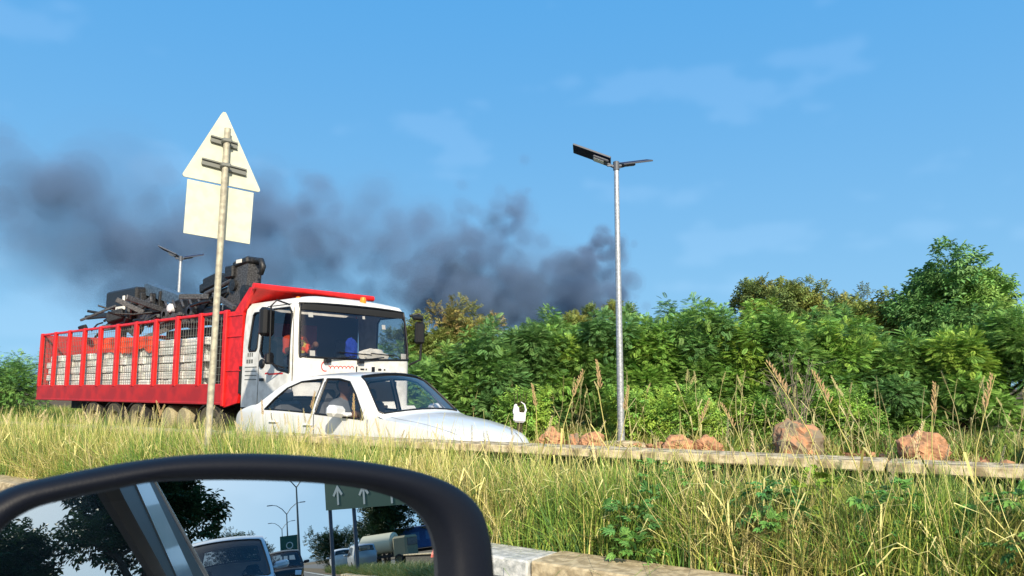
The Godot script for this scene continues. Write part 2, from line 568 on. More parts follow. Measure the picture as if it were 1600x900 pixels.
# ---------------------------------------------------------------- wheels
func wheel(parent: Node, xf: Transform3D, r: float, w: float, tyre_m: Material, rim_m: Material, truck := false) -> void:
	# axis along local z after xf
	var q := xf * Transform3D(Basis(Vector3.RIGHT, PI / 2), Vector3.ZERO)
	var tb := MB.new()
	var ri := r * (0.58 if truck else 0.66)
	lathe(tb, Transform3D.IDENTITY, [Vector2(ri, -w / 2 + 0.02), Vector2(r * 0.8, -w / 2), Vector2(r * 0.95, -w * 0.42), Vector2(r, -w * 0.3), Vector2(r, w * 0.3), Vector2(r * 0.95, w * 0.42), Vector2(r * 0.8, w / 2), Vector2(ri, w / 2 - 0.02)], 32)
	var t := put("wheel", tb, tyre_m, parent, q)
	var rb := MB.new()
	var dish := w * (0.12 if truck else 0.38)
	lathe(rb, Transform3D.IDENTITY, [Vector2(ri * 1.0, -w / 2 + 0.02), Vector2(ri * 0.86, -w / 2 + 0.05), Vector2(ri * 0.8, dish - 0.06), Vector2(ri * 0.45, dish), Vector2(ri * 0.3, dish + 0.05), Vector2(0.0, dish + 0.06)], 24)
	lathe(rb, Transform3D.IDENTITY, [Vector2(0.0, dish + 0.06), Vector2(ri * 0.3, dish + 0.05), Vector2(ri * 0.45, dish), Vector2(ri * 0.8, dish - 0.06), Vector2(ri * 0.86, w / 2 - 0.05), Vector2(ri * 1.0, w / 2 - 0.02)], 24)
	for k in (8 if truck else 5):
		var an: float = TAU * k / (8 if truck else 5)
		if truck:
			lathe(rb, at(cos(an) * ri * 0.6, dish, sin(an) * ri * 0.6), [Vector2(0.022, -0.03), Vector2(0.022, 0.03), Vector2(0, 0.034)], 6)
		else:
			bar(rb, Vector3(cos(an) * ri * 0.3, dish + 0.02, sin(an) * ri * 0.3), Vector3(cos(an) * ri * 0.9, dish + 0.01, sin(an) * ri * 0.9), 0.05, 0.03, 0.006)
	put("rim", rb, rim_m, t)

# ---------------------------------------------------------------- people (bodies as one continuous surface)
func body_mesh(bones: Array, cell: float) -> ArrayMesh:
	# bones: [from, to, radius from, radius to, linear colour]
	var lo := Vector3.ONE * 1e9
	var hi := -lo
	for b in bones:
		for k in 2:
			lo = lo.min(b[k] - Vector3.ONE * (b[2 + k] + cell * 2))
			hi = hi.max(b[k] + Vector3.ONE * (b[2 + k] + cell * 2))
	var nx := ceili((hi.x - lo.x) / cell) + 1
	var ny := ceili((hi.y - lo.y) / cell) + 1
	var nz := ceili((hi.z - lo.z) / cell) + 1
	var F := PackedFloat32Array()
	F.resize(nx * ny * nz)
	F.fill(0.0)
	var K := 1.0 / 0.022
	# smooth minimum as a sum of exponentials, each bone only near itself
	for b in bones:
		var A: Vector3 = b[0]
		var AB: Vector3 = b[1] - A
		var l2 := maxf(AB.length_squared(), 1e-9)
		var rm := maxf(b[2], b[3]) + 0.11
		var i0: Vector3 = (A.min(b[1]) - Vector3.ONE * rm - lo) / cell
		var i1: Vector3 = (A.max(b[1]) + Vector3.ONE * rm - lo) / cell
		for z in range(maxi(0, int(i0.z)), mini(nz, int(i1.z) + 2)):
			for y in range(maxi(0, int(i0.y)), mini(ny, int(i1.y) + 2)):
				for x in range(maxi(0, int(i0.x)), mini(nx, int(i1.x) + 2)):
					var p := lo + Vector3(x, y, z) * cell
					var h := clampf((p - A).dot(AB) / l2, 0.0, 1.0)
					var d: float = (p - A - AB * h).length() - lerpf(b[2], b[3], h)
					if d < 0.12:
						F[(z * ny + y) * nx + x] += exp(-d * K)
	var val := func(i: int) -> float: return 1.0 - F[i]
	var at_cell := {}
	var mb := MB.new()
	mb.tinted = true
	var vert := func(x: int, y: int, z: int) -> Vector3:
		var s := Vector3.ZERO
		var cnt := 0
		for e in [[0, 0, 0, 0], [0, 1, 0, 0], [0, 0, 1, 0], [0, 1, 1, 0], [1, 0, 0, 0], [1, 1, 0, 0], [1, 0, 1, 0], [1, 1, 1, 0], [2, 0, 0, 0], [2, 1, 0, 0], [2, 0, 1, 0], [2, 1, 1, 0]]:
			var a := Vector3i.ZERO
			a[(e[0] + 1) % 3] = e[1]
			a[(e[0] + 2) % 3] = e[2]
			var b2 := a
			b2[e[0]] = 1
			var fa: float = val.call(((z + a.z) * ny + y + a.y) * nx + x + a.x)
			var fb: float = val.call(((z + b2.z) * ny + y + b2.y) * nx + x + b2.x)
			if (fa < 0) != (fb < 0):
				var k := clampf(fa / (fa - fb), 0.05, 0.95)
				s += Vector3(a).lerp(Vector3(b2), k)
				cnt += 1
		return lo + (Vector3(x, y, z) + s / maxi(cnt, 1)) * cell
	var get := func(x: int, y: int, z: int) -> Vector3:
		var id := (z * ny + y) * nx + x
		if not at_cell.has(id):
			at_cell[id] = vert.call(x, y, z)
		return at_cell[id]
	var dist := func(p: Vector3, b: Array) -> float:
		var AB: Vector3 = b[1] - b[0]
		var h := clampf((p - b[0]).dot(AB) / maxf(AB.length_squared(), 1e-9), 0, 1)
		return (p - b[0] - AB * h).length() - lerpf(b[2], b[3], h)
	var norm := func(p: Vector3) -> Vector3:
		var g := Vector3.ZERO
		for b in bones:
			var AB: Vector3 = b[1] - b[0]
			var h := clampf((p - b[0]).dot(AB) / maxf(AB.length_squared(), 1e-9), 0, 1)
			var o: Vector3 = p - b[0] - AB * h
			var d: float = o.length() - lerpf(b[2], b[3], h)
			if d < 0.12:
				g += o.normalized() * exp(-d * K)
		return g.normalized()
	for z in range(1, nz - 1):
		for y in range(1, ny - 1):
			for x in range(1, nx - 1):
				var i := (z * ny + y) * nx + x
				var f := 1.0 - F[i]
				for ax in 3:
					var st: int = [1, nx, nx * ny][ax]
					if (f < 0) == (1.0 - F[i + st] < 0):
						continue
					var u := Vector3i.ZERO
					var w := Vector3i.ZERO
					u[(ax + 1) % 3] = 1
					w[(ax + 2) % 3] = 1
					var q := []
					for k in [Vector3i.ZERO, u, u + w, w]:
						q.append(get.call(x - k.x, y - k.y, z - k.z))
					var mid: Vector3 = (q[0] + q[2]) * 0.5
					var best := 1e9
					for b in bones:
						var d: float = dist.call(mid, b)
						if d < best:
							best = d
							mb.col = b[4]
					var ns := []
					for k in 4:
						ns.append(norm.call(q[k]))
					mb.t(q[0], q[1], q[2], ns[0], ns[1], ns[2])
					mb.t(q[0], q[2], q[3], ns[0], ns[2], ns[3])
	return mb.mesh()

func seated_person(called: String, label: String, xf: Transform3D, shirt: Color, stripe: Color, skin: Color, hair: Color, trousers: Color) -> void:
	# hips at the origin, facing +x, hands forward on a steering wheel
	var V := func(x: float, y: float, z: float) -> Vector3: return Vector3(x, y, z)
	var b := []
	b.append([V.call(0.0, 0.02, -0.09), V.call(0.0, 0.02, 0.09), 0.12, 0.12, trousers])
	b.append([V.call(-0.02, 0.14, 0), V.call(-0.03, 0.20, 0), 0.135, 0.14, shirt])
	b.append([V.call(-0.03, 0.225, -0.04), V.call(-0.03, 0.225, 0.04), 0.135, 0.135, stripe])
	b.append([V.call(-0.03, 0.28, -0.05), V.call(-0.03, 0.28, 0.05), 0.135, 0.135, shirt])
	b.append([V.call(-0.02, 0.36, -0.07), V.call(-0.02, 0.36, 0.07), 0.125, 0.125, stripe])
	b.append([V.call(-0.02, 0.44, -0.10), V.call(-0.02, 0.44, 0.10), 0.10, 0.10, shirt])
	b.append([V.call(-0.01, 0.50, 0), V.call(0.02, 0.60, 0), 0.058, 0.054, skin])
	b.append([V.call(0.04, 0.70, 0), V.call(0.035, 0.74, 0), 0.082, 0.088, skin])
	b.append([V.call(0.07, 0.645, 0), V.call(0.05, 0.67, 0), 0.055, 0.07, skin])
	b.append([V.call(0.135, 0.695, 0), V.call(0.12, 0.72, 0), 0.014, 0.010, skin])
	b.append([V.call(0.0, 0.77, 0), V.call(-0.03, 0.72, 0), 0.095, 0.085, hair])
	for s in [-1.0, 1.0]:
		b.append([V.call(0.03, 0.70, 0.085 * s), V.call(0.03, 0.72, 0.09 * s), 0.018, 0.02, skin])
		b.append([V.call(0.118, 0.722, 0.03 * s), V.call(0.119, 0.722, 0.031 * s), 0.011, 0.011, hair])
		b.append([V.call(0.0, 0.06, 0.10 * s), V.call(0.42, 0.09, 0.13 * s), 0.095, 0.065, trousers])
		b.append([V.call(0.42, 0.09, 0.13 * s), V.call(0.52, -0.32, 0.12 * s), 0.06, 0.042, trousers])
		b.append([V.call(0.52, -0.36, 0.12 * s), V.call(0.66, -0.38, 0.13 * s), 0.042, 0.035, hair])
		b.append([V.call(-0.01, 0.44, 0.19 * s), V.call(0.10, 0.22, 0.26 * s), 0.062, 0.048, shirt])
		b.append([V.call(0.10, 0.22, 0.26 * s), V.call(0.32, 0.30, 0.19 * s), 0.044, 0.034, skin])
		b.append([V.call(0.33, 0.305, 0.185 * s), V.call(0.39, 0.33, 0.175 * s), 0.03, 0.034, skin])
		for k in 4:
			b.append([V.call(0.39, 0.315 + k * 0.017, 0.18 * s), V.call(0.43, 0.32 + k * 0.017, 0.155 * s), 0.011, 0.009, skin])
		b.append([V.call(0.36, 0.345, 0.165 * s), V.call(0.40, 0.37, 0.14 * s), 0.012, 0.009, skin])
	var o := put_mesh(called, body_mesh(b, 0.018), M.body, null, xf)
	tag(o, label, "person")

# ---------------------------------------------------------------- the red truck
func truck() -> void:
	var T := Transform3D(Basis(Vector3.UP, deg_to_rad(-41.0)), Vector3(-3.74, 0, -13.2))
	var W := 2.66
	var t := thing("tipper_truck", "red tipper truck with a white cab, loaded with blocks and black machinery", "truck", T)
	# cab: one shell wrapped round the plan outline, holes for the glass
	var R := 0.22
	var LS := 1.66 - R
	var LA := R * PI / 2
	var LF := W - 2 * R
	var total := 2 * LS + 2 * LA + LF
	var cabmap := func(u: float, y: float) -> Vector3:
		var p: Vector2    # x, z
		var fr := 0.0
		var inward: Vector2
		if u < LS:
			p = Vector2(-1.66 + u, 0); inward = Vector2(0, -1)
		elif u < LS + LA:
			var an := (u - LS) / R
			p = Vector2(-R + sin(an) * R, -R + cos(an) * R); inward = -Vector2(sin(an), cos(an)); fr = sin(an)
		elif u < LS + LA + LF:
			p = Vector2(0, -R - (u - LS - LA)); inward = Vector2(-1, 0); fr = 1.0
		elif u < LS + 2 * LA + LF:
			var an := (u - LS - LA - LF) / R
			p = Vector2(-R + cos(an) * R, -W + R - sin(an) * R); inward = -Vector2(cos(an), -sin(an)); fr = cos(an)
		else:
			p = Vector2(-R - (u - LS - 2 * LA - LF), -W); inward = Vector2(0, 1)
		var up := maxf(0.0, y - 1.84)
		p += inward * (0.055 * up * up)
		var bow := 0.10 * (1.0 - pow((p.y + W / 2) / (W / 2), 2))
		p.x += fr * (bow - 0.10 * up) + 0.06 * fr
		if y > 2.70:
			p += inward * 0.9 * (1.0 - sqrt(maxf(0.0, 1.0 - pow((y - 2.70) / 0.20, 2)))) * 0.2
		return Vector3(p.x, y, p.y)
	var uA := LS + LA
	var outer := pv2([[0, 0.95], [total, 0.95], [total, 2.87], [0, 2.87]])
	var ws := PackedVector2Array(smooth([[uA - 0.13, 1.90], [uA - 0.08, 1.845], [uA + 0.1, 1.83], [uA + LF / 2, 1.81], [uA + LF - 0.1, 1.83], [uA + LF + 0.08, 1.845], [uA + LF + 0.13, 1.90], [uA + LF + 0.10, 2.68], [uA + LF + 0.02, 2.775], [uA + LF / 2, 2.80], [uA - 0.02, 2.775], [uA - 0.10, 2.68]], 3, true))
	var dw := PackedVector2Array([Vector2(0.60, 1.95), Vector2(0.66, 1.86), Vector2(0.95, 1.76), Vector2(1.18, 1.62), Vector2(1.50, 1.56), Vector2(1.52, 2.60), Vector2(1.42, 2.70), Vector2(0.74, 2.70), Vector2(0.66, 2.62)])
	var qw := PackedVector2Array([Vector2(0.19, 2.02), Vector2(0.23, 1.97), Vector2(0.44, 1.97), Vector2(0.48, 2.02), Vector2(0.52, 2.62), Vector2(0.47, 2.67), Vector2(0.31, 2.67), Vector2(0.26, 2.62)])
	var holes := [ws, dw, qw]
	for h in [dw]:
		var g := PackedVector2Array()
		for p in h:
			g.append(Vector2(total - p.x, p.y))
		g.reverse()
		holes.append(g)
	var cb := MB.new()
	shell(cb, outer, holes, cabmap, 0.11, 0.12)
	# roof: fills the rim of the shell with a low crown
	var rim := []
	for k in 61:
		rim.append(cabmap.call(total * k / 60.0, 2.87))
	var mid := Vector3(-0.85, 2.99, -W / 2)
	for k in 60:
		var pr: Vector3 = rim[k]
		var nx: Vector3 = rim[k + 1]
		for s in 6:
			var f0 := s / 6.0
			var f1 := (s + 1) / 6.0
			var lift := func(p: Vector3, f: float) -> Vector3: return p.lerp(mid, f) + Vector3.UP * 0.05 * sin(f * PI)
			mb_quad(cb, lift.call(pr, f0), lift.call(nx, f0), lift.call(nx, f1), lift.call(pr, f1))
	box(cb, at(-1.665, 1.9, -W / 2), Vector3(0.012, 1.85, W - 0.2))
	var cab := put("cab", cb, M.cab_white, t)
	var seal := MB.new()
	for h in holes:
		var g: PackedVector2Array = h
		for k in g.size():
			tube(seal, [cabmap.call(g[k].x, g[k].y), cabmap.call(g[(k + 1) % g.size()].x, g[(k + 1) % g.size()].y)], [0.02], 5, false)
	put("window_seal", seal, M.black, cab)
	var gl := MB.new()
	shell(gl, ws, [], cabmap, 0.15, 0.2, 1.0, -0.008)
	put("windscreen", gl, M.screen, cab)
	var k0 := 0
	for h in holes.slice(1):
		var sg := MB.new()
		shell(sg, h, [], cabmap, 0.15, 0.2, 1.0, -0.008)
		put("side_window", sg, M.tint, cab)
		k0 += 1
	# dark band along the windscreen top and the sun visor
	var band := MB.new()
	var bl := pv2([[uA - 0.09, 2.66], [uA + LF + 0.09, 2.64], [uA + LF + 0.05, 2.76], [uA - 0.05, 2.77]])
	shell(band, bl, [], cabmap, 0.15, 0.1, 1.0, 0.004)
	put("visor_band", band, M.matt_black, cab)
	# door lines, grille lines and marks
	var gap := MB.new()
	ribbon(gap, [[0.56, 0.98], [0.56, 1.9], [0.63, 2.72], [0.70, 2.76], [1.46, 2.76]], cabmap, 0.014)
	ribbon(gap, [[1.56, 0.98], [1.56, 2.7]], cabmap, 0.012)
	put("door_seam", gap, M.matt_black, cab)
	var hb := MB.new()
	shell(hb, pv2([[0.62, 1.42], [0.78, 1.42], [0.78, 1.47], [0.62, 1.47]]), [], cabmap, 0.1, 0.1, 1.0, 0.02)
	put("door_handle", hb, M.black, cab)
	var lv := MB.new()
	for k in 4:
		ribbon(lv, [[0.10, 1.45 + k * 0.075], [0.50, 1.45 + k * 0.075]], cabmap, 0.018)
	for k in 3:
		ribbon(lv, [[0.17 + k * 0.07, 1.90], [0.21 + k * 0.07, 1.90]], cabmap, 0.07)
		ribbon(lv, [[0.14 + k * 0.08, 1.78], [0.20 + k * 0.08, 1.78]], cabmap, 0.07)
	put("vent_louvres", lv, M.rail_grey, cab)
	var cap := MB.new()
	lathe(cap, Transform3D(Basis(Vector3.RIGHT, PI / 2), Vector3(-0.98, 1.73, 0.0)), [Vector2(0.085, -0.01), Vector2(0.085, 0.02), Vector2(0.07, 0.035), Vector2(0, 0.04)], 20)
	put("intake_cap", cap, M.black, cab)
	# red hand-painted script on the front and a short row of dark letters, too small to read
	var sc := MB.new()
	var pts := []
	for k in 46:
		var f := k / 45.0
		pts.append([uA + 0.40 + f * 0.52 + 0.018 * sin(f * 40.0), 1.66 + 0.025 * sin(f * 40.0 + 1.4)])
	ribbon(sc, pts, cabmap, 0.014)
	var arc := []
	for k in 12:
		var an := 0.7 + k * 0.40
		arc.append([uA + 0.34 + 0.075 * cos(an), 1.675 + 0.085 * sin(an)])
	ribbon(sc, arc, cabmap, 0.018)
	ribbon(sc, [[0.78, 1.55], [0.86, 1.56], [0.90, 1.54], [1.35, 1.55]], cabmap, 0.028)
	put("painted_script", sc, M.script_red, cab)
	var lt := MB.new()
	for k in [[0.98, 0.03, 0.10], [1.08, 0.09, 0.03], [1.20, 0.03, 0.03], [1.34, 0.08, 0.10], [1.50, 0.08, 0.04], [1.64, 0.04, 0.03]]:
		ribbon(lt, [[uA + k[0], 1.635], [uA + k[0] + k[1], 1.635]], cabmap, k[2])
	put("front_letters", lt, M.black, cab)
	for k in [[0.06, 2.58, 0.09], [1.20, 2.60, 0.06], [1.66, 2.45, 0.09], [0.05, 1.90, 0.10], [2.12, 1.88, 0.16]]:
		var st := MB.new()
		ribbon(st, [[uA + k[0], k[1]], [uA + k[0] + k[2], k[1]]], cabmap, k[2] * 0.95, 1.0, -0.02)
		put("sticker", st, M.paper, cab)
	for k in [[0.35, 1.30], [1.05, 1.95]]:
		var wp := MB.new()
		var a: Vector3 = cabmap.call(uA + k[0], 1.80) + Vector3(0.05, 0, 0)
		var b: Vector3 = cabmap.call(uA + k[1], 1.90) + Vector3(0.05, 0, 0)
		var c2: Vector3 = cabmap.call(uA + k[0] + 0.25, 1.93) + Vector3(0.04, 0, 0)
		tube(wp, [a, a.lerp(b, 0.6) + Vector3(0.02, 0, 0)], [0.014], 6)
		tube(wp, [c2, b], [0.012], 6)
		box(wp, Transform3D(Basis.IDENTITY, a - Vector3(0, 0.03, 0)), Vector3(0.06, 0.06, 0.14), 0.01)
		put("wiper", wp, M.black, cab)
	var low := MB.new()
	shell(low, pv2([[uA + 0.25, 1.05], [uA + LF - 0.25, 1.05], [uA + LF - 0.25, 1.42], [uA + 0.25, 1.42]]), [], cabmap, 0.2, 0.2, 1.0, 0.012)
	put("grille", low, M.matt_black, cab)
	var bm := MB.new()
	box(bm, at(0.12, 0.75, -W / 2), Vector3(0.28, 0.42, W - 0.06), 0.05)
	put("bumper", bm, M.cab_white, t)
	for z in [-0.35, -W + 0.35]:
		var hl := MB.new()
		box(hl, at(0.265, 0.80, z), Vector3(0.05, 0.20, 0.38), 0.02)
		put("headlight", hl, M.lens, t)
	# mirrors
	var mm := MB.new()
	tube(mm, [Vector3(-0.18, 2.74, 0.0), Vector3(-0.20, 2.80, 0.24), Vector3(-0.28, 2.70, 0.30), Vector3(-0.30, 1.72, 0.28), Vector3(-0.24, 1.64, 0.02)], [0.016], 6)
	box(mm, Transform3D(Basis(Vector3.UP, 0.5), Vector3(-0.50, 2.44, 0.24)), Vector3(0.16, 0.50, 0.34), 0.05)
	box(mm, Transform3D(Basis(Vector3.UP, 0.35), Vector3(-0.36, 1.80, 0.25)), Vector3(0.10, 0.20, 0.18), 0.03)
	put("wing_mirror", mm, M.black, t)
	var fm := MB.new()
	tube(fm, [Vector3(-0.06, 2.72, -W), Vector3(0.10, 2.76, -W - 0.12), Vector3(0.12, 2.62, -W - 0.18), Vector3(0.10, 1.85, -W - 0.16), Vector3(-0.05, 1.75, -W)], [0.026], 6)
	box(fm, Transform3D(Basis(Vector3.UP, -0.3), Vector3(0.10, 2.38, -W - 0.13)), Vector3(0.12, 0.44, 0.20), 0.04)
	box(fm, Transform3D(Basis(Vector3.UP, -0.3), Vector3(0.10, 2.68, -W - 0.08)), Vector3(0.12, 0.10, 0.22), 0.03)
	put("wing_mirror", fm, M.black, t)
	var bc := MB.new()
	lathe(bc, at(-0.22, 2.88, -1.62), [Vector2(0.06, 0), Vector2(0.06, 0.08), Vector2(0.045, 0.13), Vector2(0, 0.14)], 14)
	put("roof_beacon", bc, M.amber, t)
	bc = MB.new()
	lathe(bc, at(-0.26, 2.84, -0.22), [Vector2(0.05, 0), Vector2(0.05, 0.03), Vector2(0.035, 0.06), Vector2(0, 0.065)], 12)
	put("marker_lamp", bc, M.amber, t)
	# cab inside
	var inn := MB.new()
	box(inn, at(-0.80, 1.05, -W / 2), Vector3(1.5, 0.1, W - 0.12))
	box(inn, at(-1.62, 1.9, -W / 2), Vector3(0.04, 1.7, W - 0.14))
	box(inn, at(-0.9, 2.80, -W / 2), Vector3(1.2, 0.03, W - 0.5))
	box(inn, at(-0.16, 1.62, -W / 2), Vector3(0.42, 0.36, W - 0.3), 0.08)
	put("dashboard", inn, M.interior, cab)
	for z in [-0.62, -W + 0.62]:
		var se := MB.new()
		box(se, at(-0.95, 1.40, z), Vector3(0.55, 0.2, 0.52), 0.06)
		box(se, Transform3D(Basis(Vector3.BACK, 0.15), Vector3(-1.25, 1.85, z)), Vector3(0.16, 0.80, 0.50), 0.06)
		put("seat", se, M.interior, cab)
	var mr := MB.new()
	box(mr, at(-1.56, 2.22, -1.05), Vector3(0.04, 0.62, 0.95), 0.01)
	put("maroon_panel", mr, M.maroon, cab)  # plain flat maroon panel in front of the cab's rear wall
	var sw := MB.new()
	var ring := []
	var tilt := Transform3D(Basis(Vector3.BACK, 0.9), Vector3(-0.42, 1.78, -0.62))
	for k in 25:
		ring.append(tilt * Vector3(0, 0.22 * cos(TAU * k / 24), 0.22 * sin(TAU * k / 24)))
	tube(sw, ring, [0.018], 6, false)
	bar(sw, tilt * Vector3(0, -0.22, 0), tilt * Vector3(0, 0.22, 0), 0.03, 0.03)
	bar(sw, tilt * Vector3(0, 0, 0), Vector3(-0.15, 1.55, -0.62), 0.05, 0.05)
	put("steering_wheel", sw, M.black, cab)
	seated_person("person", "truck driver in an orange jacket with yellow reflective bands", T * at(-0.88, 1.74, -0.60), Color(0.80, 0.09, 0.02), Color(0.85, 0.65, 0.12), Color(0.16, 0.075, 0.045), Color(0.012, 0.01, 0.01), Color(0.03, 0.04, 0.08))
	var pb := MB.new()
	blob(pb, Transform3D.IDENTITY, Vector3(0.14, 0.17, 0.34), 0.25, 1.6, 3, 20, 10, -0.06)
	tag(put("white_cloth", pb, M.paper, null, T * at(-0.07, 1.86, -1.75)), "crumpled white cloth lying on the truck's dashboard behind the windscreen", "cloth")
	var bb := MB.new()
	blob(bb, Transform3D.IDENTITY, Vector3(0.09, 0.24, 0.12), 0.2, 1.8, 9, 16, 12)
	tag(put("blue_bundle", bb, M.blue_cloth, null, T * at(-0.15, 1.98, -1.32)), "blue bundle standing beside the white cloth in the truck's cab", "bundle")
	# behind the cab: intake stack
	var stk := MB.new()
	box(stk, at(-1.72, 2.05, -0.22), Vector3(0.10, 1.25, 0.34), 0.03)
	tube(stk, [Vector3(-1.74, 1.2, -0.06), Vector3(-1.74, 1.7, -0.06)], [0.07], 12)
	put("intake_stack", stk, M.matt_black, t)
	# dump body
	var fl := MB.new()
	box(fl, at(-7.2, 1.08, -W / 2), Vector3(10.5, 0.12, W - 0.06))
	put("body_floor", fl, M.red_dusty, t)
	for z in [-0.045, -W + 0.045]:
		var sp := MB.new()
		box(sp, at(-7.36, 1.185, z), Vector3(10.1, 0.38, 0.07), 0.015)
		bar(sp, Vector3(-12.4, 1.00, z), Vector3(-2.32, 1.00, z), 0.05, 0.10, 0.01)
		put("side_board", sp, M.red_dusty, t)
		var tr := MB.new()
		bar(tr, Vector3(-12.4, 2.75, z), Vector3(-2.3, 2.75, z), 0.06, 0.06, 0.012)
		put("top_rail", tr, M.red, t)
		for k in 11:
			var x := -2.37 - k * 0.995
			var pb2 := MB.new()
			box(pb2, at(0, 0.06, 0), Vector3(0.14, 1.46, 0.08), 0.015)
			put("stake_post", pb2, M.red, t, at(x, 2.0, z + 0.012))
			if k < 10:
				var x2 := -2.37 - (k + 1) * 0.995
				var mp := MB.new()
				for q in 9:
					var xx := lerpf(x, x2, (q + 0.5) / 9.0)
					tube(mp, [Vector3(xx, 1.37, z - 0.03), Vector3(xx, 2.72, z - 0.03)], [0.0045], 4, false)
				for q in 10:
					var yy := 1.42 + q * 0.135
					tube(mp, [Vector3(x, yy, z - 0.03), Vector3(x2, yy, z - 0.03)], [0.0045], 4, false)
				put("wire_panel", mp, M.rail_grey, t)
	var tg := MB.new()
	box(tg, at(-12.4, 1.9, -W / 2), Vector3(0.08, 1.7, W - 0.1), 0.02)
	put("tailgate", tg, M.red_dusty, t)
	var hw := MB.new()
	prism(hw, [[-2.28, 0.93], [-1.80, 1.02], [-1.72, 1.30], [-1.72, 2.70], [-1.40, 3.16], [-1.52, 3.16], [-2.02, 2.74], [-2.28, 2.74]], at(0, 0, -0.03), 0.06)
	prism(hw, [[-2.28, 0.93], [-1.80, 1.02], [-1.72, 1.30], [-1.72, 2.70], [-1.40, 3.16], [-1.52, 3.16], [-2.02, 2.74], [-2.28, 2.74]], at(0, 0, -W + 0.03), 0.06)
	box(hw, at(-1.82, 1.95, -W / 2), Vector3(0.10, 1.66, W - 0.14))
	for y in [1.62, 2.26, 2.66]:
		box(hw, at(-1.99, y, 0.006), Vector3(0.54, 0.022, 0.02), 0.004)
	box(hw, at(-2.30, 1.85, -0.01), Vector3(0.10, 1.80, 0.10), 0.015)
	put("headboard", hw, M.red, t)
	var cn := MB.new()
	prism(cn, [[-2.0, 2.70], [-1.86, 2.70], [-1.36, 3.14], [-1.50, 3.14]], at(0, 0, -W / 2), W - 0.13)
	put("canopy", cn, M.red, t)
	var lip := MB.new()
	tube(lip, [Vector3(-1.36, 3.17, 0.02), Vector3(-1.22, 3.15, -W)], [0.058], 10)
	put("canopy_lip", lip, M.red, t)
	# chassis
	var ch := MB.new()
	for z in [-0.85, -W + 0.85]:
		box(ch, at(-5.9, 0.86, z), Vector3(12.4, 0.24, 0.09), 0.01)
	for x in [-2.0, -3.6, -5.2, -6.8, -8.6]:
		box(ch, at(x, 0.86, -W / 2), Vector3(0.1, 0.2, 1.0))
	box(ch, at(-5.0, 0.62, -W / 2), Vector3(6.6, 0.25, 0.9))
	put("chassis", ch, M.chassis, t)
	for x in [-4.72, -4.05]:
		var tk := MB.new()
		lathe(tk, Transform3D(Basis(Vector3.RIGHT, PI / 2), Vector3(x, 0.68, -0.55)), [Vector2(0, -0.5), Vector2(0.2, -0.48), Vector2(0.25, -0.42), Vector2(0.25, 0.42), Vector2(0.2, 0.48), Vector2(0.0, 0.5)], 24)
		put("air_tank", tk, M.tank, t)
	for x in [-0.95, -2.87, -6.12, -7.35, -8.60]:
		for z in [-0.20, -W + 0.20]:
			wheel(t, Transform3D(Basis(Vector3.UP, 0.0 if z > -1.0 else PI), Vector3(x, 0.51, z)), 0.52, 0.32, M.dusty_rubber, M.rim, true)
		var gd := MB.new()
		var gp := []
		for k in 13:
			var an := PI * 0.08 + PI * 0.84 * k / 12
			gp.append([x + 0.60 * cos(an), 0.50 + 0.50 * sin(an)])
		for k in range(12, -1, -1):
			gp.append([x + (gp[k][0] - x) * 0.95, 0.50 + (gp[k][1] - 0.50) * 0.95])
		prism(gd, gp, at(0, 0, -0.20), 0.36)
		put("mudguard", gd, M.chassis, t)
	cargo(T)

func mb_quad(mb: MB, a: Vector3, b: Vector3, c: Vector3, d: Vector3) -> void:
	var n := (b - a).cross(c - a)
	if n.length_squared() < 1e-12:
		n = (c - a).cross(d - a)
	mb.quad(a, b, c, d, n if n.y >= 0 else -n)

